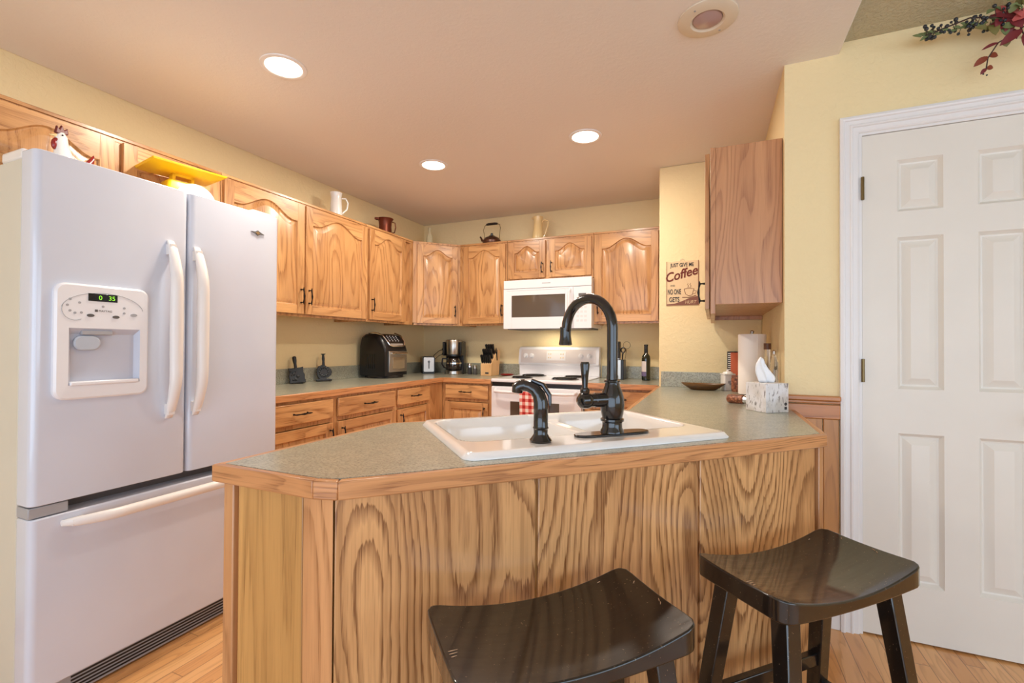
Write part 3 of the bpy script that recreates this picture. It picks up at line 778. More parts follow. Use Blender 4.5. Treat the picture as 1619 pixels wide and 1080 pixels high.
# dispenser: a raised bezel with a recess
dz0, dz1, dx0, dx1 = 1.003, 1.388, .047, .318
ox = [rrect(dx0, dx1, dz0, dz1, .03, 5), rrect(dx0+.006, dx1-.006, dz0+.006, dz1-.006, .026, 5)]
ix = (.083, .289, 1.05, 1.240)
inner = [(ix[1], ix[2]), (ix[1], ix[3]), (ix[0], ix[3]), (ix[0], ix[2])]
m = MB(); yo = yf-.014
def flat_ring(m, outer_, inner_, y, mi=0):
    pl_ = [[Vector((x, z, 0)) for x, z in outer_], [Vector((x, z, 0)) for x, z in inner_]]; al = [p for q in pl_ for p in q]
    m.add([(p.x, y, p.y) for p in al], [tuple(f) for f in tessellate_polygon(pl_)], mi)
def to3(pts, y): return [(x, y, z) for x, z in pts]
m.loft([to3(ox[0], yf+.006), to3(ox[0], yo+.005), to3(ox[1], yo)], False, False)
flat_ring(m, ox[1], inner, yo)
dp = m.build('dispenser_bezel', M['white'], ld, sharp=40)
m = MB(); yr = yo+.012     # recess walls built proud of the door: floor, side cheeks sloping back
m.loft([to3(inner, yo), to3([(ix[1]-.012, ix[2]+.012), (ix[1]-.012, ix[3]-.02), (ix[0]+.012, ix[3]-.02), (ix[0]+.012, ix[2]+.012)], yf+.0032)], False, True)
rc = m.build('dispenser_recess', plain('recess_plastic', (196, 200, 214), .4), ld)
m = MB(); m.prismy([(x, z) for x, z in rrect(.098, .172, 1.165, 1.215, .024, 6)], yo+.002, yf+.002)
pdl = m.build('dispenser_paddle', plain('paddle_plastic', (184, 192, 204), .35), ld, bevel=.004)
B(.118, .205, yo+.001, yf+.003, 1.218, 1.232).build('ice_chute', M['grey'], ld, bevel=.002)
B(ix[0]+.004, ix[1]-.004, yo-.006, yf, 1.048, 1.062).build('drip_tray', M['white'], ld, bevel=.004)
# control arc, display, buttons
def arc_pts(cx, cz, rx, rz, a0, a1, n=24): return [(cx+rx*cos(R(a0+(a1-a0)*i/n)), yo-.0006, cz+rz*sin(R(a0+(a1-a0)*i/n))) for i in range(n+1)]
m = MB(); m.tube(arc_pts(.18, 1.30, .118, .062, 8, 172), .0008, 6); m.tube(arc_pts(.098, 1.302, .034, .036, 150, 300, 14), .0008, 6); m.build('control_outline', M['grey'], dp)
disp = B(.133, .217, yo-.0015, yo, 1.333, 1.359).build('display', M['blackgloss'], dp, bevel=.001)
text('display_digit', '0', .021, M['green'], disp, (.167, yo-.0018, 1.339), ext=.0002); text('display_digit', '35', .021, M['green'], disp, (.200, yo-.0018, 1.339), ext=.0002)
B(.152, .160, yo-.001, yo, 1.297, 1.305).build('brand_square', M['dgrey'], dp)
text('brand_lettering', 'MAYTAG', .0095, M['dgrey'], dp, (.182, yo-.001, 1.2975), ext=.0002)
for x, z, mm in ((.140, 1.284, 'dgrey'), (.213, 1.282, 'dgrey'), (.268, 1.292, 'grey')):
    MB().prismy([(x+.0105*cos(2*pi*i/20), z+.0052*sin(2*pi*i/20)) for i in range(20)], yo-.002, yo).build('button', M[mm], dp)
for i, (x, z) in enumerate(((.085, 1.335), (.078, 1.315), (.085, 1.297), (.098, 1.29), (.115, 1.292), (.11, 1.325), (.238, 1.315), (.238, 1.297), (.175, 1.316))):
    MB().prismy([(x+.004*cos(2*pi*q/12), z+.004*sin(2*pi*q/12)) for q in range(12)], yo-.001, yo).build('indicator', M['grey'], dp)
# badge on the right door
m = MB(); bx = 1.512-FY0; bz = 1.708
m.prismy([(bx-.034, bz+.003), (bx-.012, bz-.003), (bx-.0, bz-.012), (bx+.012, bz-.004), (bx+.034, bz-.001), (bx+.014, bz+.006), (bx, bz+.013), (bx-.012, bz+.006)], yf+.0, yf+.005, 0)
m.prismy([(bx-.012, bz), (bx, bz-.007), (bx+.012, bz+.001), (bx, bz+.009)], yf-.001, yf+.001, 1)
m.build('badge', [M['dgrey'], M['chrome']], rd)

# ------------------------------------------------------------------ microwave
mw = thing('microwave', 'white over-the-range microwave with dark window', 'microwave', (-1.68, YB, 1.33), 0)
MW, MH, MD = .78, .427, .40
B(0, MW-.004, -MD+.03, -.002, .012, MH-.002).build('body', M['white'], mw, bevel=.003)
B(.03, MW-.03, -MD+.03, -.03, .0, .014).build('underside_vent', M['dgrey'], mw)
B(0, MW, -MD, -MD+.03, MH-.075, MH-.001).build('vent_panel', M['white'], mw, bevel=.004)
wx0, wx1, wz0, wz1 = .075, .558, .105, .293
m = MB(); dxe = .625
m.box(0, wx0, -MD, -MD+.03, .006, MH-.078); m.box(wx1, dxe, -MD, -MD+.03, .006, MH-.078); m.box(wx0, wx1, -MD, -MD+.03, .006, wz0); m.box(wx0, wx1, -MD, -MD+.03, wz1, MH-.078)
m.prismy([(.03, .335), (.60, .335), (.60, .34), (.03, .34)], -MD-.003, -MD)
d = m.build('door', M['white'], mw, bevel=.002)
B(wx0-.002, wx1+.002, -MD+.008, -MD+.02, wz0-.002, wz1+.002).build('window', M['glassdark'], d)
m = MB(); m.tube([(.60, -MD+.002, .33), (.60, -MD-.03, .31), (.60, -MD-.034, .17), (.60, -MD-.03, .04), (.60, -MD+.002, .02)], .0105, 12); m.build('handle', M['white'], d)
cp = B(dxe+.002, MW, -MD, -MD+.03, .006, MH-.078).build('control_panel', M['white'], mw, bevel=.002)
B(.672, .735, -MD-.001, -MD, .268, .292).build('clock_display', M['dgrey'], cp)
for r_ in range(5):
    for c_ in range(3): B(.655+c_*.032, .677+c_*.032, -MD-.0006, -MD, .06+r_*.036, .078+r_*.036).build('button', plain('pale_button', (222, 220, 222), .5) if (r_+c_) == 0 else bpy.data.materials['pale_button'], cp)
B(.355, .43, -MD-.0008, -MD, MH-.040, MH-.033).build('badge', M['grey'], mw)
area('hood_lamp', (-1.29, 3.93, 1.325), (0, 0, 0), .3, .08, 1.3, (1, .86, .62))

# ------------------------------------------------------------------ range
rg = thing('stove', 'white electric coil range with backguard below the microwave', 'stove', (-1.668, YB, 0), 0)
RW = .765
B(.002, RW-.002, -.64, -.01, .03, .895).build('body', M['white'], rg, bevel=.003)
B(0, RW, -.672, -.05, .895, .922).build('cooktop', M['white'], rg, bevel=.008, seg=3)
m = MB(); m.M = Matrix(((0,1,0,0),(0,0,1,0),(1,0,0,0),(0,0,0,1)))   # profile (z,y) extruded along x
# backguard: lower upright part and a slightly forward rounded control head
m = MB(); prof = [(-.008, .92), (-.07, .92), (-.075, 1.015), (-.092, 1.022), (-.096, 1.04), (-.078, 1.16), (-.06, 1.18), (-.03, 1.186), (-.008, 1.18)]
def xloft(m, prof, x0, x1, r=.02):
    cy = sum(p[0] for p in prof)/len(prof)
    loops = [[(x, p[0], p[1]) for p in prof] for x in (x0, x1)]; m.loft(loops, True, True)
xloft(m, prof, .004, RW-.004); bg = m.build('backguard', M['white'], rg, bevel=.006, seg=3)
m = MB(); xloft(m, [(-.099, 1.036), (-.0995, 1.04), (-.0815, 1.158), (-.079, 1.158)], .03, RW-.03); cpn = m.build('control_panel', plain('panel_enamel', (222, 214, 212), .35, coat=.3), bg)
sl = math.atan2(.018, .118)
def onp(x, z): return (x, -.0985+(z-1.04)*.152-.002, z)
m = MB(); xloft(m, [(-.0985, 1.06), (-.0865, 1.142), (-.083, 1.142), (-.095, 1.06)], .28, .46); pd = m.build('control_plate', M['white'], bg)
m = MB(); xloft(m, [(-.0915, 1.105), (-.089, 1.122), (-.085, 1.122), (-.0875, 1.105)], .345, .392); m.build('clock', M['blackgloss'], pd)
for x in (.30, .32, .415, .437): 
    for z in (1.085, 1.118): 
        q = onp(x, z); MB().ball(q, .0055, 10, 6).build('button', M['cream'], pd)
for x in (.075, .135, .60, .675):
    q = onp(x, 1.10); m = MB(); m.M = Matrix.Translation(q) @ Matrix.Rotation(R(82), 4, 'X')
    m.lathe([(.024, -.002), (.023, .004), (.019, .006), (.017, .02), (.014, .024), (0, .025)], seg=20); m.box(-.004, .004, -.019, .019, .02, .031)
    m.build('knob', M['white'], bg)
# coil burners
for x, y, r_ in ((.2, -.20, .10), (.575, -.20, .078), (.2, -.48, .078), (.575, -.48, .10)):
    m = MB(); m.lathe([(r_+.012, .0005), (r_+.012, .004), (r_, .003), (r_-.02, -.004), (0, -.006)], (x, y, .922), 32, cap=False)
    bw = m.build('drip_bowl', M['drip'], rg)
    pth = []; turns = 3.6
    for i in range(120): t_ = i/119; a_ = 2*pi*turns*t_; q = .018+(r_-.018)*t_; pth.append((x+q*cos(a_), y+q*sin(a_), .930))
    MB().tube(pth, .0055, 6).build('coil', M['coil'], bw)
yd = -.672
m = MB(); m.box(.006, RW-.006, yd, -.64, .19, .86); od = m.build('oven_door', M['white'], rg, bevel=.006, seg=3)
B(.01, RW-.01, -.655, -.64, .862, .894).build('vent_gap', M['black'], rg)
B(.175, .585, yd-.002, yd+.004, .43, .745).build('window', M['glassdark'], od, bevel=.002)
m = MB(); m.tube([(.045, yd, .835), (.055, yd-.04, .825), (.12, yd-.046, .822), (RW/2, yd-.05, .82), (RW-.12, yd-.046, .822), (RW-.055, yd-.04, .825), (RW-.045, yd, .835)], .0125, 12); m.build('handle', M['white'], od)
B(.006, RW-.006, yd, -.64, .035, .18).build('storage_drawer', M['white'], rg, bevel=.005)
# checked towel over the oven handle
tw = MB(); L = []
for i, (y, z) in enumerate([(.0, .60), (.001, .66), (-.002, .72), (.0, .78), (.012, .824), (.0, .838), (-.012, .8405), (-.024, .838), (-.036, .824), (-.034, .74), (-.030, .66), (-.028, .56), (-.026, .50)]):
    L.append([(-.10+.20*q/14, y-.002*cos(q*1.3)*(1 if z < .8 else .2), z) for q in range(15)])
tw.loft(L, closed=False)
o = tw.build('dish_towel', M['gingham'], None, loc=(-1.668+.385, YB-.672-.037, 0)); sm_ = o.modifiers.new('t', 'SOLIDIFY'); sm_.thickness = .003
tag(o, 'red and white checked towel hanging over the oven door handle', 'towel')

# ------------------------------------------------------------------ stools
def make_stool():
    t = thing('bar_stool', 'x', 'stool', (0, 0, 0), R(45), 'black saddle-seat stools')
    hx, hy, H = .238, .128, .662; nx, ny = 32, 12; top = []; bot = []
    def pos(i, j):
        x = -hx+2*hx*i/nx; y = -hy+2*hy*j/ny; r = .03
        dx, dy = abs(x)-(hx-r), abs(y)-(hy-r)
        if dx > 0 and dy > 0:
            k_ = max(dx, dy)/sqrt(dx*dx+dy*dy); x = math.copysign(hx-r+dx*k_, x); y = math.copysign(hy-r+dy*k_, y)
        return x, y
    m = MB(); vs = []; fs = []; N = nx+1
    for j in range(ny+1):
        for i in range(nx+1):
            x, y = pos(i, j); dip = .036*(1-(x/hx)**2)+.006*(1-(y/hy)**2)
            vs.append((x, y, H-dip+.003))
    b = len(vs)
    for j in range(ny+1):
        for i in range(nx+1):
            x, y = pos(i, j); vs.append((x, y, H-.050-.010*(1-(x/hx)**2)))
    for j in range(ny):
        for i in range(nx): k_ = j*N+i; fs.append((k_, k_+1, k_+N+1, k_+N)); fs.append((b+k_, b+k_+N, b+k_+N+1, b+k_+1))
    ring = [i for i in range(nx)]+[j*N+nx for j in range(ny)]+[ny*N+i for i in range(nx, 0, -1)]+[j*N for j in range(ny, 0, -1)]
    for q in range(len(ring)): w_ = (q+1) % len(ring); fs.append((ring[q], ring[w_], b+ring[w_], b+ring[q]))
    m.add(vs, fs); st = m.build('seat', M['stool'], t, bevel=.004, seg=3, sharp=45)
    # bare scratches through the lacquer
    m = MB()
    for (x, y, l, a_) in ((-.222, -.03, .022, 5), (-.222, -.022, .026, 2), (-.221, -.038, .014, 8), (.222, .06, .016, 40), (.226, -.02, .014, 60), (.222, -.03, .012, 50), (.16, .108, .012, 20)):
        z = H-.036*(1-(x/hx)**2)-.006*(1-(y/hy)**2)+.0036; dx, dy = cos(R(a_))*l/2, sin(R(a_))*l/2
        m.tube([(x-dx, y-dy, z), (x, y, z+.0002), (x+dx, y+dy, z)], [.0003, .001, .0003], 6)
    m.build('scratch', M['worn'], st)
    legs = []
    for sx_ in (-1, 1):
        for sy_ in (-1, 1):
            m = MB(); tx, ty = sx_*.175, sy_*.078; bx_, by_ = sx_*.235, sy_*.150; w0 = .021
            lp = []
            for (cx, cy, z, hw) in ((bx_, by_, 0, .018), (tx, ty, H-.058, w0)):
                lp.append([(cx-hw, cy-hw, z), (cx+hw, cy-hw, z), (cx+hw, cy+hw, z), (cx-hw, cy+hw, z)])
            m.loft(lp, True, True); m.build('leg', M['stool'], t, bevel=.003)
    def at(sx_, sy_, z): k_ = z/(H-.058); return (sx_*(.235+(.175-.235)*k_), sy_*(.150+(.078-.150)*k_))
    for z, kind in ((.14, 'x'), (.30, 'x'), (.22, 'y')):
        for s_ in (-1, 1):
            if kind == 'x':
                if (z < .2) == (s_ < 0): 
                    a0, b0 = at(-1, s_, z), at(1, s_, z); B(a0[0]+.016, b0[0]-.016, a0[1]-.011, a0[1]+.011, z-.018, z+.018).build('stretcher', M['stool'], t, bevel=.003)
            else:
                a0, b0 = at(s_, -1, z), at(s_, 1, z); B(a0[0]-.011, a0[0]+.011, a0[1]+.016, b0[1]-.016, z-.018, z+.018).build('stretcher', M['stool'], t, bevel=.003)
    return t
s1 = make_stool(); s1.location = (.214, 1.359, 0); s1['label'] = 'worn black wooden saddle stool at right, in front of the white pantry door'
s2 = copy_tree(s1); s2.location = (-.278, .878, 0); s2['label'] = 'worn black wooden saddle stool nearest the camera at bottom centre, scratched left edge'

# ------------------------------------------------------------------ coffee sign
sg = thing('wall_sign', 'small cream tin coffee sign on the yellow wall beside the side cabinet', 'sign', (-.193, YS-.004, 1.471))
SW, SH = .208, .305
B(-SW/2, SW/2, 0, .003, 0, SH).build('plate', M['tin'], sg, bevel=.001)
m = MB(); m.prismy([(-SW/2+.002, .002), (SW/2-.002, .002), (SW/2-.002, .062), (.05, .052), (0, .03), (-.05, .014), (-SW/2+.002, .010)], -.0006, 0); m.build('ribbon', M['brownink'], sg)
m = MB(); 
for q in ((-SW/2, -SW/2+.004, 0, SH), (SW/2-.004, SW/2, 0, SH)): m.box(q[0], q[1], -.0005, 0, q[2], q[3])
m.build('edge_wear', M['brownink'], sg)
text('lettering', 'JUST GIVE ME', .036, M['ink'], sg, (-.002, -.001, .266), sx=.70, bold=.0006)
o = text('lettering', 'Coffee', .086, M['coffee'], sg, (-.006, -.0012, .186), shear=.35, sx=.92, bold=.0016); o.rotation_euler = (pi/2, R(-14), 0)
text('lettering', 'AND', .014, M['ink'], sg, (-.062, -.001, .133))
text('lettering', 'NO ONE', .050, M['ink'], sg, (-.052, -.001, .078), sx=.44, bold=.0008)
text('lettering', 'GETS', .046, M['ink'], sg, (-.052, -.001, .026), sx=.64, bold=.0008)
text('lettering', 'HURT', .030, M['tin'], sg, (.052, -.001, .012), shear=.2, sx=.9)
m = MB(); m.tube([(.012, -.0008, .112), (.02, -.0008, .078), (.04, -.0008, .065), (.062, -.0008, .07), (.074, -.0008, .112), (.044, -.0008, .118), (.012, -.0008, .112)], .0016, 6); m.tube([(.074, -.0008, .10), (.09, -.0008, .096), (.084, -.0008, .08), (.068, -.0008, .078)], .0013, 6)
for x in (.034, .05): m.tube([(x, -.0008, .122), (x+.006, -.0008, .132), (x-.002, -.0008, .142), (x+.004, -.0008, .15)], .0012, 6)
m.tube([(.0, -.0008, .056), (.04, -.0008, .054), (.088, -.0008, .066)], .0022, 6)
m.build('cup_drawing', M['brownink'], sg)
MB().tube([(-.014, 0, SH-.002), (-.012, -.001, SH+.008), (0, -.001, SH+.014), (.012, -.001, SH+.008), (.014, 0, SH-.002)], .001, 6).build('hanging_wire', M['grey'], sg)

# ------------------------------------------------------------------ things on the left counter
CT = .9143
# cast pieces
t = thing('cast_trivet', 'dark cast metal trivet leaning up, square one nearest the refrigerator', 'trivet', (-2.70, 2.42, CT), R(62))
m = MB(); m.M = Matrix.Rotation(R(-10), 4, 'X') @ Matrix.Rotation(R(-6), 4, 'Y')
m.prismy([(-.052, .0), (.052, 0), (.056, .02), (.05, .03), (.054, .06), (.046, .075), (.050, .115), (.03, .112), (-.03, .112), (-.05, .115), (-.046, .075), (-.054, .06), (-.05, .03), (-.056, .02)], -.008, .004)
m.box(-.05, .05, -.03, .03, 0, .006)
m.build('plate', M['pewter'], t, bevel=.003)
m = MB(); m.M = Matrix.Rotation(R(-10), 4, 'X') @ Matrix.Rotation(R(-6), 4, 'Y')
m.tube([(0, -.002, .108), (0, -.002, .14), (0, -.002, .165), (0, -.002, .188), (0, -.002, .195)], [.011, .010, .014, .014, .008], 10); m.build('handle', M['pewter'], t)
m = MB(); m.M = Matrix.Rotation(R(-10), 4, 'X') @ Matrix.Rotation(R(-6), 4, 'Y')
for i in range(9): m.ball((random.uniform(-.038, .038), -.009, random.uniform(.02, .1)), random.uniform(.006, .012), 10, 6, sc=(1, .5, 1))
m.build('relief', M['pewter'], t)
t = thing('cast_trivet', 'dark cast metal trivet leaning up, round heart-shaped one with flared handle', 'trivet', (-2.70, 2.66, CT), R(62))
m = MB(); m.M = Matrix.Rotation(R(-8), 4, 'X')
pts = []
for i in range(28):
    a_ = 2*pi*i/28; r_ = .054+.005*cos(3*a_+1.5)+(.004 if i % 2 else 0); pts.append((r_*sin(a_), .068-r_*cos(a_)*.95))
m.prismy(pts, -.008, .004); m.prismy([(-.055, 0), (.055, 0), (.058, .012), (.03, .02), (-.03, .02), (-.058, .012)], -.01, .006)
m.box(-.05, .05, -.03, .03, 0, .005); m.build('plate', M['pewter'], t, bevel=.003)
m = MB(); m.M = Matrix.Rotation(R(-8), 4, 'X'); m.tube([(0, -.002, .118), (0, -.002, .15), (0, -.002, .17), (0, -.002, .20), (0, -.002, .208)], [.011, .009, .011, .008, .019], 10, flat=.7); m.build('handle', M['pewter'], t)
m = MB(); m.M = Matrix.Rotation(R(-8), 4, 'X')
for i in range(12): a_ = 2*pi*i/12; m.ball((.032*cos(a_), -.009, .07+.032*sin(a_)), .008, 10, 6, sc=(1, .5, 1))
m.build('relief', M['pewter'], t)
# air fryer oven
af = thing('air_fryer_oven', 'large black countertop air fryer oven with silver arc trim and glass door', 'air fryer', (-2.595, 3.235, CT), Lr)
# local: x = world y, front -y -> +x world.
m = MB(); w2 = .15; prof = [(.145, .02), (.15, .10), (.148, .28), (.13, .345), (.09, .37), (.0, .372), (-.06, .355), (-.10, .31), (-.125, .25), (-.13, .23), (-.13, .02)]
loops = []
for x, k_ in ((-w2, .93), (-w2+.012, .985), (-w2+.03, 1), (w2-.03, 1), (w2-.012, .985), (w2, .93)):
    loops.append([(x, p[0]*k_, .02+(p[1]-.02)*(k_ if p[1] > .1 else 1)) for p in prof])
m.loft(loops, True, True); m.build('body', M['black'], af, sharp=50)
m = MB(); m.lathe([(.155, 0), (.165, .004), (.16, .022)], seg=32, sq=.93); m.build('base', M['black'], af)
m = MB(); m.box(-.115, .125, -.142, -.125, .05, .225); dr_ = m.build('door', M['steel'], af, bevel=.004)
B(-.075, .085, -.146, -.141, .075, .175).build('window', plain('fryer_window', (140, 122, 96), .15, coat=.5), dr_, bevel=.002)
m = MB(); m.tube([(-.08, -.142, .205), (-.08, -.165, .205), (.09, -.165, .205), (.09, -.142, .205)], .008, 10); m.build('handle', M['chrome'], dr_)
for x in (-.05, 0, .05): MB().box(x-.012, x+.012, -.149, -.146, .085, .105).build('rack_food_shadow', M['black'], dr_) if False else None
m = MB(); P_ = []
for p in [(-.105, .08, .372), (-.115, .02, .374), (-.115, -.03, .366), (-.108, -.065, .353), (-.10, -.105, .305), (-.085, -.122, .27), (-.06, -.128, .262), (.06, -.128, .262), (.09, -.122, .27), (.108, -.105, .305), (.112, -.065, .353), (.11, -.0, .375)]: P_.append((p[0]*1.12, p[1]-.007, p[2]+.005))
m.tube(P_, .0062, 8); m.build('arc_trim', M['chrome'], af)
m = MB(); 
for i in range(4):
    for j in range(4): m.ball((-.06+.04*i, -.066-.011*j, .351-.013*j), .0055, 8, 5)
m.build('control_button', M['grey'], af)
m = MB(); m.box(-.075, .085, -.126, -.112, .272, .29); m.build('display', plain('fryer_display', (170, 160, 150), .3), af)
m = MB(); 
for i in range(5): m.box(-w2-.001, -w2+.004, -.02+i*.02, -.012+i*.02, .08, .20)
m.build('side_vent', M['blackgloss'], af)
for x, y in ((-.11, -.1), (.11, -.1), (-.11, .1), (.11, .1)): pass
# toaster
t = thing('toaster', 'small silver toaster seen end-on in the counter corner', 'toaster', (-2.60, 3.90, CT), R(40))
m = MB(); m.prismy(rrect(-.06, .06, .012, .165, .018, 4), -.10, .12); m.build('shell', M['black'], t, sharp=50)
m = MB(); m.prismy(rrect(-.052, .052, .018, .16, .012, 4), -.108, -.098); pl_ = m.build('end_plate', M['steel'], t, bevel=.003)
B(-.004, .004, -.111, -.107, .05, .13).build('lever_slot', M['black'], pl_); B(-.011, .011, -.122, -.108, .112, .121).build('lever', M['black'], pl_, bevel=.003)
MB().lathe([(.012, 0), (.012, .003)], (0, 0, 0)).build('x', M['grey'], t) if False else None
m = MB(); m.box(-.035, -.012, -.07, .09, .164, .167); m.box(.012, .035, -.07, .09, .164, .167); m.build('bread_slot', M['black'], t)
B(-.055, .055, -.09, .11, 0, .013).build('foot', M['black'], t)
# outlet with two plugs
t = thing('wall_outlet', 'double wall outlet with two black plugs above the toaster', 'outlet', (-2.52, YB-.001, 1.125))
B(-.037, .037, -.006, 0, -.06, .06).build('cover_plate', M['cream'], t, bevel=.002)
for z in (.026, -.022):
    m = MB(); m.box(-.014, .014, -.034, -.006, z-.011, z+.011); pg = m.build('plug', M['black'], t, bevel=.003)
    zz = CT+.01-1.125
    MB().tube([(-.0, -.034, z), (-.03, -.06, z-.015), (-.075, -.085, z-.06), (-.10, -.06, z-.10), (-.11, -.045, zz+.02)], .003, 8).build('cord', M['black'], pg)
# coffee maker
t = thing('coffee_maker', 'steel and black drip coffee maker with glass carafe between toaster and knife block', 'coffee maker', (-2.29, 3.88, CT), R(12))
m = MB(); m.lathe([(.082, 0), (.086, .006), (.084, .032), (.07, .04)], seg=32); m.build('base', M['steel'], t)
m = MB(); m.box(-.09, .09, .03, .10, 0, .315); m.box(-.095, -.075, -.06, .04, .18, .31); m.box(.075, .095, -.06, .04, .18, .31); m.build('tower', M['black'], t, bevel=.006)
m = MB(); m.lathe([(.074, .19), (.078, .20), (.080, .315), (.076, .328), (.06, .332), (0, .333)], seg=32); m.build('filter_basket', M['steel'], t)
m = MB(); m.lathe([(.05, .188), (.078, .19), (.078, .175), (.06, .168)], seg=32); m.build('drip_ring', M['black'], t)
m = MB(); m.lathe([(.055, .042), (.07, .055), (.075, .09), (.07, .13), (.055, .158), (.05, .165)], seg=32); cf = m.build('carafe', plain('coffee_glass', (40, 30, 26), .05, coat=.8), t)
m = MB(); m.lathe([(.0765, .100), (.076, .112)], seg=32, cap=False); m.build('band', M['chrome'], cf)
m = MB(); m.tube([(-.055, -.03, .15), (-.095, -.05, .15), (-.10, -.053, .10), (-.082, -.04, .065), (-.066, -.032, .06)], [.007, .009, .009, .008, .006], 10); m.build('handle', M['black'], cf)
# salt and pepper
for (x, lab, mm, h_) in ((-2.165, 'small glass pepper shaker with steel cap beside the coffee maker', 'ink', .105), (-2.105, 'second glass shaker with dark cap nearest the knife block', 'dgrey', .09)):
    t = thing('spice_shaker', lab, 'shaker', (x, 3.97, CT), 0, 'shakers by the coffee maker')
    MB().lathe([(.02, 0), (.022, .006), (.02, h_*.62)], seg=20).build('jar', M[mm], t)
    MB().lathe([(.0215, h_*.62), (.0215, h_*.85), (.017, h_*.97), (0, h_)], seg=20).build('cap', M['chrome' if mm == 'ink' else 'steel'], t)
# knife block
t = thing('knife_block', 'light wood knife block full of black-handled knives left of the stove', 'knife block', (-1.905, 3.89, CT), R(-4))
m = MB(); m.M = Matrix.Rotation(R(90), 4, 'Z')      # profile in x(depth)-z, width along y
m.prismy([(-.08, 0), (.07, 0), (.09, .235), (.05, .235), (-.08, .105)], -.056, .056); m.build('block', M['beech'], t, bevel=.003)
B(-.005, .03, -.0825, -.079, .018, .032).build('maker_mark', M['ink'], t)
def knife_handles(t, rows, tilt, mat=M['black']):
    for (x, y, z, l) in rows:
        m = MB(); m.M = Matrix.Translation((x, y, z)) @ Matrix.Rotation(R(tilt), 4, 'X')
        m.prism(rrect(-.0075, .0075, -.012, .012, .005, 3), 0, .01, 1)
        m.loft([[(px*k_, py*k2, zz) for px, py in rrect(-.0075, .0075, -.012, .012, .005, 3)] for zz, k_, k2 in ((.008, 1, .85), (.03, 1.05, 1), (.06, 1.05, .9), (l-.01, 1.1, 1.1), (l, .9, .95))], True, True, 0)
        m.build('knife', [mat, M['blade']], t, sharp=50)
rows = []
for i, x in enumerate((-.042, -.021, .0, .021, .042)): rows.append((x, -.062, .112, .085))
for i, x in enumerate((-.040, -.02, .0, .02, .04)): rows.append((x, -.025, .152, .10))
for i, x in enumerate((-.034, -.010, .014, .036)): rows.append((x, .018, .195, .10))
knife_handles(t, rows, 22)
m = MB(); m.M = Matrix.Translation((.058, .03, .14)); m.tube([(0, 0, 0), (.002, -.01, .05), (.008, -.02, .09), (.002, -.025, .115), (-.008, -.02, .09), (0, -.01, .05)], .005, 8); m.build('scissors', M['black'], t)
# red spoon rest
t = MB(); t.lathe([(.0, .004), (.05, .003), (.062, .012), (.064, .014), (.06, .0085), (.045, 0), (0, 0)], seg=28, cap=False); o = t.build('spoon_rest', M['red'], loc=(-1.75, 3.93, CT)); tag(o, 'dark red round spoon rest between the knife block and the stove', 'spoon rest')
# right of the stove: utensil block
t = thing('utensil_block', 'steel-fronted black block with scissors and black utensils right of the stove', 'knife block', (-.725, 3.93, CT), 0)
B(-.035, .05, -.055, .055, 0, .165).build('block', M['black'], t, bevel=.003); B(-.028, .026, -.058, -.054, .006, .162).build('front_plate', M['steel'], t)
knife_handles(t, [(-.02, -.02, .165, .13), (.0, -.02, .165, .15), (-.018, .02, .165, .14), (.002, .02, .165, .15)], -3)
m = MB(); cx, cz = .036, .245
m.tube([(cx-.006, 0, .16), (cx-.004, 0, .205)]+[(cx+.018*sin(a_), 0, cz-.02*cos(a_)) for a_ in [2*pi*i/16 for i in range(17)]], .0055, 8); m.build('scissors', M['black'], t)
m = MB(); m.tube([(.045, .03, .17), (.06, .03, .25)]+[(.06+.03*sin(a_), .03, .285-.03*cos(a_)) for a_ in [2*pi*i/16 for i in range(17)]], .002, 6); m.build('wire_whisk', M['brass'], t)
# wine bottle
t = thing('wine_bottle', 'dark green wine bottle with white and purple label on the counter right of the stove', 'bottle', (-.50, 3.90, CT))
MB().lathe([(.03, 0), (.0345, .004), (.0345, .175), (.032, .195), (.017, .218), (.0145, .225)], seg=28).build('glass', M['wineglass'], t)
MB().lathe([(.0150, .222), (.0155, .225), (.0150, .278), (.0165, .28), (.0165, .29), (.014, .292)], seg=20).build('capsule', M['black'], t)
m = MB(); L = []
for z in (.035, .07, .071, .155): L.append([(.0350*cos(a_), .0350*sin(a_), z) for a_ in [R(-200+i*7) for i in range(18)]])
m.loft(L[:2], closed=False, mi=1); m.loft(L[2:], closed=False, mi=0); m.build('label', [M['label'], M['labelp']], t)

# ------------------------------------------------------------------ things on the peninsula
o = MB()
L = []
for k_, z in ((.45, .0), (.6, .001), (.95, .030), (1.0, .040), (.96, .040), (.88, .028), (.5, .008)):
    L.append([(.125*k_*cos(a_)*(1+.06*cos(2*a_)), .062*k_*sin(a_), z+.006*k_*abs(cos(a_))**6) for a_ in [2*pi*i/36 for i in range(36)]])
o.loft(L, True, True); ob = o.build('carved_bowl', M['darkwood'], loc=(-.058, 3.20, CT), rotz=R(0), sharp=50); tag(ob, 'long shallow dark wooden bowl on the counter below the coffee sign', 'bowl')
t = thing('canister', 'small white square ceramic canister with lid beside the wooden bowl', 'canister', (.086, 3.252, CT), R(20))
m = MB(); m.prism(rrect(-.034, .034, -.034, .034, .008, 3), 0, .098); m.build('jar', M['whitecer'], t, bevel=.003)
m = MB(); m.prism(rrect(-.037, .037, -.037, .037, .008, 3), .0985, .106); m.lathe([(.032, .106), (.026, .116), (.008, .122), (.009, .130), (0, .133)]); m.build('lid', M['whitecer'], t)
m = MB(); m.box(-.012, .004, -.0355, -.0345, .045, .062); m.box(-.003, .012, -.0355, -.0345, .035, .048); m.build('painted_mark', M['grey'], t)
t = thing('cookbook', 'orange spiral-bound cookbook standing against the wall behind the canister', 'book', (.155, 3.318, CT), R(4))
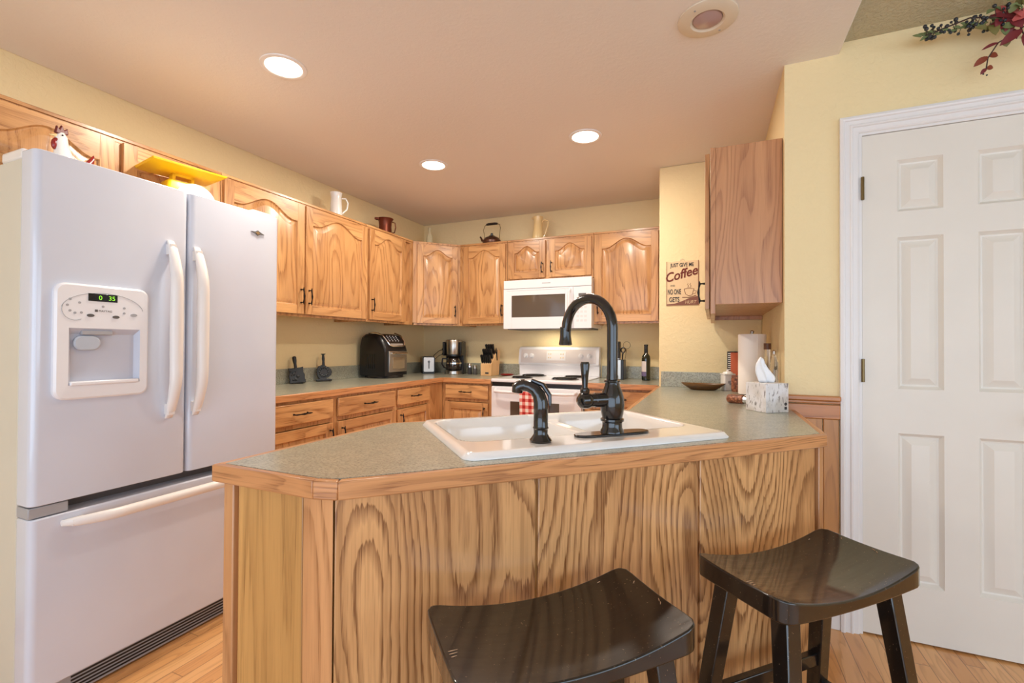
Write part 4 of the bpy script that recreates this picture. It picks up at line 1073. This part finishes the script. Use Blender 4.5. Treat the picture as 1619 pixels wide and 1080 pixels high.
m = MB(); m.M = Matrix.Rotation(R(-3), 4, 'X'); m.box(-.07, .075, -.010, .008, 0, .245, 0); m.build('cover', M['black'], t, bevel=.001)
m = MB(); m.M = Matrix.Rotation(R(-3), 4, 'X'); m.box(-.052, .07, -.0115, -.0102, .006, .238); m.build('front_picture', M['orange'], t)
m = MB(); m.M = Matrix.Rotation(R(-3), 4, 'X')
for i in range(18): m.box(-.066, -.050, -.0128, -.0112, .012+i*.0128, .017+i*.0128)
m.build('spiral_binding', M['whitecer'], t)
t = thing('snack_jar', 'small jar with mottled brown contents behind the paper towel roll', 'jar', (.136, 3.17, CT))
MB().lathe([(.03, 0), (.033, .01), (.033, .08), (.03, .09)], seg=20).build('contents', M['mottle'], t); MB().lathe([(.031, .0905), (.031, .10), (0, .101)], seg=20).build('lid', M['brownink'], t)
# paper towel holder
t = thing('paper_towel_holder', 'steel countertop holder carrying the white paper towel roll', 'paper towel holder', (.198, 2.88, CT))
m = MB(); m.lathe([(.083, 0), (.085, .004), (.080, .012), (.01, .014)], seg=36); m.build('base', M['steel'], t)
m = MB(); m.lathe([(.006, .013), (.006, .352), (.0105, .355), (.011, .36), (.006, .366), (0, .367)], seg=14); m.build('rod', M['steel'], t)
m = MB(); m.tube([(.081*cos(R(-60)), .081*sin(R(-60)), .006), (.081*cos(R(-60)), .081*sin(R(-60)), .16), (.077*cos(R(-60)), .077*sin(R(-60)), .172), (.077*cos(R(-60)), .077*sin(R(-60)), .15)], .004, 8); m.build('tension_arm', M['steel'], t)
m = MB(); ro_, ri = .069, .02
L = [[(r_*cos(a_), r_*sin(a_), z) for a_ in [2*pi*i/40 for i in range(40)]] for r_, z in ((ri, .016), (ro_, .016), (ro_+.001, .02), (ro_+.001, .341), (ro_-.002, .345), (ri, .345), (ri, .016))]
m.loft(L); m.box(ro_*.3, ro_*.3+.002, -ro_-.0005, -ro_*.9, .018, .343); o = m.build('paper_towel_roll', M['paper'], loc=(.198, 2.88, CT), sharp=40); tag(o, 'tall white paper towel roll standing behind the tissue box', 'paper towels')
# clear bottle behind
t = thing('glass_bottle', 'clear square glass bottle with brown cap behind the paper towel roll', 'bottle', (.248, 2.62, CT))
m = MB(); m.prism(rrect(-.032, .032, -.032, .032, .008, 3), 0, .155); m.lathe([(.03, .155), (.014, .20), (.0135, .262)], seg=20); m.build('glass', M['glass'], t, sharp=50); MB().lathe([(.0165, .2625), (.0165, .293), (0, .294)], seg=16).build('cap', plain('brown_cap', (96, 60, 38), .5), t)
t = thing('glass_bottle', 'tall slim clear glass cruet close to the side wall beside the brown-capped bottle', 'bottle', (.264, 2.50, CT))
m = MB(); m.lathe([(.02, 0), (.022, .005), (.018, .2), (.01, .225), (.009, .235), (.011, .24)], seg=20); m.build('glass', M['glass'], t); MB().lathe([(.008, .2405), (.009, .255), (0, .262)], seg=12).build('stopper', M['steel'], t)
# tissue box
t = thing('tissue_box', 'birch-bark patterned square tissue box with a white tissue sticking out, front right of counter', 'tissue box', (.212, 2.268, CT), R(38))
bw_ = .057
m = MB(); m.box(-bw_, bw_, -bw_, bw_, 0, .122); m.build('box', M['birch'], t, bevel=.0015)
m = MB(); m.lathe([(.034, .1222), (.034, .1228), (0, .1228)], seg=24, sq=.5); m.build('opening', M['grey'], t)
B(.036, .048, -bw_-.0006, -bw_, .012, .024).build('printed_badge', M['ink'], t); MB().prismy([(.042+.007*cos(2*pi*i/16), .035+.007*sin(2*pi*i/16)) for i in range(16)], -bw_-.0006, -bw_).build('printed_badge', M['ink'], t)
m = MB(); L = []
for j in range(9):
    tt = j/8; wz_ = [.030, .036, .042, .045, .043, .038, .031, .022, .012][j]; row = []
    for i in range(15):
        u = -1+2*i/14; fold = .010*sin(u*5+tt*2)*(1-tt*.4)
        row.append((wz_*u-.012*tt+.004*sin(tt*6), fold+.012*tt, .1225+.108*tt-.045*tt*max(0, u)**1.5))
    L.append(row)
m.loft(L, closed=False); o = m.build('tissue', M['tissue'], t, sharp=180); q = o.modifiers.new('t', 'SOLIDIFY'); q.thickness = .0015
# black item behind the tissue box and a small grinder in front of the roll
t = thing('black_case', 'thin black upright case against the wall behind the tissue box', 'case', (.25, 2.375, CT), R(38))
B(-.03, .02, -.008, .008, 0, .105).build('case', M['black'], t, bevel=.004)
t = thing('spice_jar', 'small jar with mottled contents lying between the paper towels and the tissue box', 'jar', (.108, 2.50, CT), R(60))
m = MB(); m.M = Matrix.Translation((0, 0, .0215)) @ Matrix.Rotation(R(90), 4, 'X'); m.lathe([(.018, -.045), (.021, -.04), (.021, .03), (.017, .034)], seg=20); m.build('glass', M['mottle'], t)
m = MB(); m.M = Matrix.Translation((0, 0, .0215)) @ Matrix.Rotation(R(90), 4, 'X'); m.lathe([(.019, .0342), (.019, .055), (0, .056)], seg=20); m.build('lid', M['chrome'], t)

# ------------------------------------------------------------------ on top of the cabinets
TP = ZT+.0008
t = thing('ceramic_pitcher', 'white ceramic pitcher on top of the left wall cabinets', 'pitcher', (-2.60, 2.665, TP), R(60))
MB().lathe([(.042, 0), (.046, .008), (.044, .06), (.040, .12), (.037, .16), (.043, .195), (.045, .20), (.041, .198), (.034, .16), (.03, .05), (0, .02)], cap=False).build('body', M['whitecer'], t)
MB().tube([(.040, 0, .165), (.07, 0, .17), (.088, 0, .14), (.08, 0, .09), (.045, 0, .05)], [.005, .006, .006, .006, .005], 10, flat=.7).build('handle', M['whitecer'], t)
t = thing('copper_pitcher', 'dark copper pitcher with loop handle on the left wall cabinets', 'pitcher', (-2.60, 3.235, TP), R(65))
MB().lathe([(.055, 0), (.058, .005), (.052, .08), (.055, .125), (.070, .15), (.067, .149), (.05, .125), (.045, .03), (0, .01)], cap=False).build('body', M['copper'], t)
m = MB(); m.prism([(-.066, -.022), (-.10, 0), (-.066, .022)], .128, .149); m.build('spout', M['copper'], t, bevel=.004)
MB().tube([(.056, 0, .135), (.092, 0, .13), (.098, 0, .09), (.088, 0, .045), (.054, 0, .035)], .005, 10, flat=.7).build('handle', M['copper'], t)
t = thing('glass_bottle', 'pale old glass bottle on top of the corner wall cabinet', 'bottle', (-2.56, 3.86, TP))
MB().lathe([(.028, 0), (.032, .005), (.032, .11), (.026, .14), (.013, .165), (.012, .20), (.015, .204), (.015, .216), (.012, .218)], seg=24).build('glass', M['milkglass'], t)
t = thing('kettle', 'copper tea kettle with black arched handle on the wall cabinet left of the microwave', 'kettle', (-1.89, 3.88, TP))
MB().lathe([(.075, 0), (.086, .01), (.088, .03), (.07, .058), (.045, .07), (.03, .074)], seg=32).build('body', plain('kettle_metal', (104, 74, 62), .3, metal=.8), t)
MB().lathe([(.032, .0742), (.03, .08), (.012, .086), (.014, .098), (.008, .106), (0, .107)], seg=20).build('lid', M['bronze'], t)
MB().tube([(-.07, 0, .03), (-.10, 0, .045), (-.115, 0, .075), (-.122, 0, .082)], [.014, .011, .008, .007], 12).build('spout', plain('kettle_spout', (104, 74, 62), .3, metal=.8), t)
m = MB(); m.tube([(.076, 0, .048), (.082, 0, .11), (.088, 0, .15), (.078, 0, .182), (.055, 0, .19)], .003, 8); m.tube([(-.076, 0, .048), (-.076, 0, .09), (-.088, 0, .14), (-.075, 0, .178), (-.055, 0, .19)], .003, 8); hd = m.build('bail', M['brass'], t)
MB().tube([(-.056, 0, .19), (-.03, 0, .193), (.03, 0, .193), (.056, 0, .19)], [.009, .012, .012, .009], 12).build('grip', M['black'], hd)
t = thing('cream_pitcher', 'tall cream pitcher with angular handle on the cabinet above the microwave', 'pitcher', (-1.44, 3.90, TP), R(0))
MB().lathe([(.052, 0), (.055, .006), (.05, .05), (.042, .11), (.037, .16), (.040, .195), (.045, .215), (.041, .213), (.034, .16), (.03, .05), (0, .02)], cap=False).build('body', M['cream'], t)
m = MB(); m.prism([(-.04, -.015), (-.066, 0), (-.04, .015)], .200, .214); m.build('spout', M['cream'], t, bevel=.004)
MB().tube([(.036, 0, .165), (.06, 0, .185), (.098, 0, .17), (.092, 0, .13), (.07, 0, .06), (.052, 0, .025)], [.006, .007, .007, .006, .006, .005], 10).build('handle', M['cream'], t)

# ------------------------------------------------------------------ on top of the refrigerator
FT = 1.8062; FB = 1.7858
t = thing('rooster_figurine', 'white ceramic rooster figurine with dark red comb on top of the refrigerator', 'figurine', (-2.33, .965, FB), R(100))
m = MB()
prof = [(-.02, .0, .03, .028), (-.015, .03, .045, .035), (-.005, .07, .052, .042), (-.0, .11, .040, .034), (-.008, .15, .026, .024), (-.014, .18, .022, .021), (-.014, .205, .019, .018), (-.012, .222, .008, .008)]
m.loft([[(cx+rx*cos(a_), ry*sin(a_), z) for a_ in [2*pi*i/20 for i in range(20)]] for cx, z, rx, ry in prof], True, True); m.build('body', M['whitecer'], t)
m = MB(); m.prismy([(-.036, .215), (-.03, .245), (-.022, .232), (-.014, .252), (-.006, .234), (.006, .246), (.008, .222), (-.01, .212)], -.006, .006); m.build('comb', plain('dark_comb', (104, 34, 32), .4), t, bevel=.003)
m = MB(); m.ball((-.036, 0, .170), .014, 12, 8, sc=(.7, .7, 1.5)); m.ball((-.028, 0, .186), .012, 12, 8); m.build('wattle', M['red'], t)
m = MB(); m.loft([[(-.030, .007*cos(a_), .205+.007*sin(a_)) for a_ in [2*pi*i/8 for i in range(8)]], [(-.052, .001*cos(a_), .200+.001*sin(a_)) for a_ in [2*pi*i/8 for i in range(8)]]], True, True); m.build('beak', M['cream'], t)
for s_ in (-1, 1): MB().ball((-.020, s_*.0175, .208), .0032, 8, 6).build('eye', M['ink'], t)
m = MB(); m.loft([[(.03+.0, .012*cos(a_), .06+.03*sin(a_)) for a_ in [2*pi*i/10 for i in range(10)]], [(.075, .010*cos(a_), .11+.035*sin(a_)) for a_ in [2*pi*i/10 for i in range(10)]], [(.10, .006*cos(a_), .16+.02*sin(a_)) for a_ in [2*pi*i/10 for i in range(10)]]], True, True); m.build('tail', M['red'], t)
# kitchen scale
sc_ = thing('kitchen_scale', 'old yellow kitchen scale with square pan and white dial on top of the refrigerator', 'scale', (-2.33, 1.40, FB), R(80))
m = MB(); m.loft([[(x*k_, y*k_, z) for x, y in rrect(-.085, .085, -.06, .06, .015, 3)] for z, k_ in ((.0, 1), (.1, .98), (.155, .86), (.165, .8))], True, True); m.build('housing', M['yellow'], sc_)
m = MB(); m.M = Matrix.Translation((.035, -.058, .075)) @ Matrix.Rotation(R(90), 4, 'X'); m.lathe([(.086, -.005), (.088, .01), (.076, .02), (0, .023)], seg=36); m.build('dial', M['whitecer'], sc_)
m = MB(); m.box(-.045, -.033, -.02, .02, .16, .203); m.box(.033, .045, -.02, .02, .16, .203); m.box(-.045, .045, -.02, .02, .193, .204); m.build('bracket', M['yellow'], sc_)
m = MB(); L = []
for k_, z in ((.62, .204), (.96, .218), (1, .226), (.985, .226), (.62, .208)):
    L.append([(x*k_, y*k_, z) for x, y in ((-.155, -.115), (.155, -.115), (.155, .115), (-.155, .115))])
m.loft(L, True, True); m.build('pan', M['yellow'], sc_, bevel=.003)
t = thing('basket', 'small woven trinket lying on top of the refrigerator left of the yellow scale', 'basket', (-2.26, 1.17, FB), R(70))
m = MB(); m.lathe([(.05, 0), (.06, .03), (.055, .075), (.05, .08), (.03, .09)], seg=24); m.build('weave', plain('striped_weave', (196, 150, 112), .7), t)
m = MB(); m.tube([(.055*cos(a_), .055*sin(a_), .078) for a_ in [2*pi*i/24 for i in range(25)]], .007, 8); m.build('rim', plain('dark_rim', (104, 62, 50), .6), t)

# ------------------------------------------------------------------ floral swag over the door
fs_ = thing('floral_swag', 'hanging swag of burgundy leaves and blue-black berries high on the wall over the pantry door', 'floral swag', (1.02, YP-.04, 2.34))
def swag():
    rnd = random.Random(3)
    stems = MB(); leaves = {k_: MB() for k_ in ('leafred', 'leafpink', 'leafrust', 'leafgreen', 'leafolive')}; ber = MB()
    def leaf(mb, p, d, L, Wd, tw=0):
        p = Vector(p); d = Vector(d).normalized(); s_ = d.cross(Vector((sin(tw), -cos(tw), .2))).normalized(); n = s_.cross(d); vs = []; fs = []
        K = 6
        for i in range(K+1):
            t_ = i/K; w_ = Wd*sin(pi*min(1, t_*.95+.05))**.8; c_ = p+d*L*t_+n*L*.12*sin(pi*t_)
            vs += [tuple(c_-s_*w_+n*.15*w_), tuple(c_), tuple(c_+s_*w_+n*.15*w_)]
        for i in range(K): k_ = i*3; fs += [(k_, k_+1, k_+4, k_+3), (k_+1, k_+2, k_+5, k_+4)]
        mb.add(vs, fs)
        vs2 = [tuple(Vector(v)+n*-.0012) for v in vs]; mb.add(vs2, fs)
    # berry sprig reaching to the left along the ceiling line
    A, Bp = Vector((-.02, -.06, .055)), Vector((-.27, -.05, .055))
    stems.tube([A, (A+Bp)/2+Vector((0, -.02, .02)), Bp], .003, 6)
    for i in range(70):
        t_ = rnd.uniform(.05, 1.05); q = A+(Bp-A)*t_; q2 = q+Vector((rnd.uniform(-.02, .01), rnd.uniform(-.03, .02), rnd.uniform(-.035, .04)*(1.15-t_*.6)))
        stems.tube([q, (q+q2)/2, q2], .001, 5); ber.ball(tuple(q2), rnd.uniform(.0045, .0075), 8, 6)
        if i % 3 == 0: leaf(leaves['leafgreen'], q, (-1, rnd.uniform(-.4, .4), rnd.uniform(-.6, .8)), .03, .006)
    # hanging tendrils
    T1 = [(.02, -.05, .02), (-.02, -.06, -.01), (-.06, -.06, -.03), (-.085, -.05, -.075), (-.09, -.05, -.115)]
    stems.tube(T1, .0022, 6)
    leaf(leaves['leafrust'], (-.085, -.05, -.070), (-1, 0, -.7), .05, .012); leaf(leaves['leafrust'], (-.082, -.05, -.068), (1, 0, -.2), .026, .013, .5)
    leaf(leaves['leafred'], (-.06, -.06, -.03), (-1, 0, -.35), .05, .006); leaf(leaves['leafolive'], (-.045, -.06, -.022), (.3, 0, -1), .03, .014)
    leaf(leaves['leafred'], (-.09, -.05, -.112), (-.8, 0, -1), .026, .007); leaf(leaves['leafrust'], (-.09, -.05, -.112), (.6, 0, -.1), .02, .010)
    for q in ((-.098, -.05, -.132), (-.088, -.05, -.138)): ber.ball(q, .003, 8, 6)
    T2 = [(-.0, -.05, .04), (.0, -.07, -.01), (.02, -.07, -.06), (.08, -.06, -.10)]; stems.tube(T2, .0025, 6)
    leaf(leaves['leafred'], (.0, -.07, -.005), (-1, 0, -.7), .075, .016); leaf(leaves['leafred'], (.005, -.07, -.02), (.15, 0, -1), .06, .015); leaf(leaves['leafolive'], (.022, -.07, -.065), (-.2, 0, -1), .032, .016)
    leaf(leaves['leafpink'], (-.03, -.08, .03), (1, -.1, .35), .09, .02); leaf(leaves['leafred'], (-.03, -.06, .04), (-.1, 0, -1), .05, .015); leaf(leaves['leafred'], (-.03, -.07, .04), (.6, -.2, -.9), .05, .018)
    for i in range(44):
        p = (rnd.uniform(-.09, .16), rnd.uniform(-.09, -.03), rnd.uniform(.02, .12)); a_ = rnd.uniform(0, 2*pi)
        leaf(leaves[rnd.choice(['leafgreen', 'leafgreen', 'leafolive', 'leafred', 'leafpink'])], p, (cos(a_), -.3, sin(a_)), rnd.uniform(.03, .06), rnd.uniform(.009, .016), rnd.uniform(-1, 1))
    leaf(leaves['leafred'], (-.0, -.06, .045), (-1, 0, .35), .09, .014); leaf(leaves['leafred'], (.01, -.06, .04), (-1, 0, .0), .10, .010)
    leaf(leaves['leafpink'], (.0, -.06, .06), (-.8, 0, .5), .07, .012)
    stems.tube([(.05, .0375, .02), (.05, -.03, .03), (.02, -.05, .03)], .004, 8)
    stems.build('stems', M['stem'], fs_); ber.build('berries', M['berry'], fs_)['kind'] = 'stuff'
    for k_, mb in leaves.items(): o = mb.build('leaves', M[k_], fs_); o['kind'] = 'stuff'
swag()
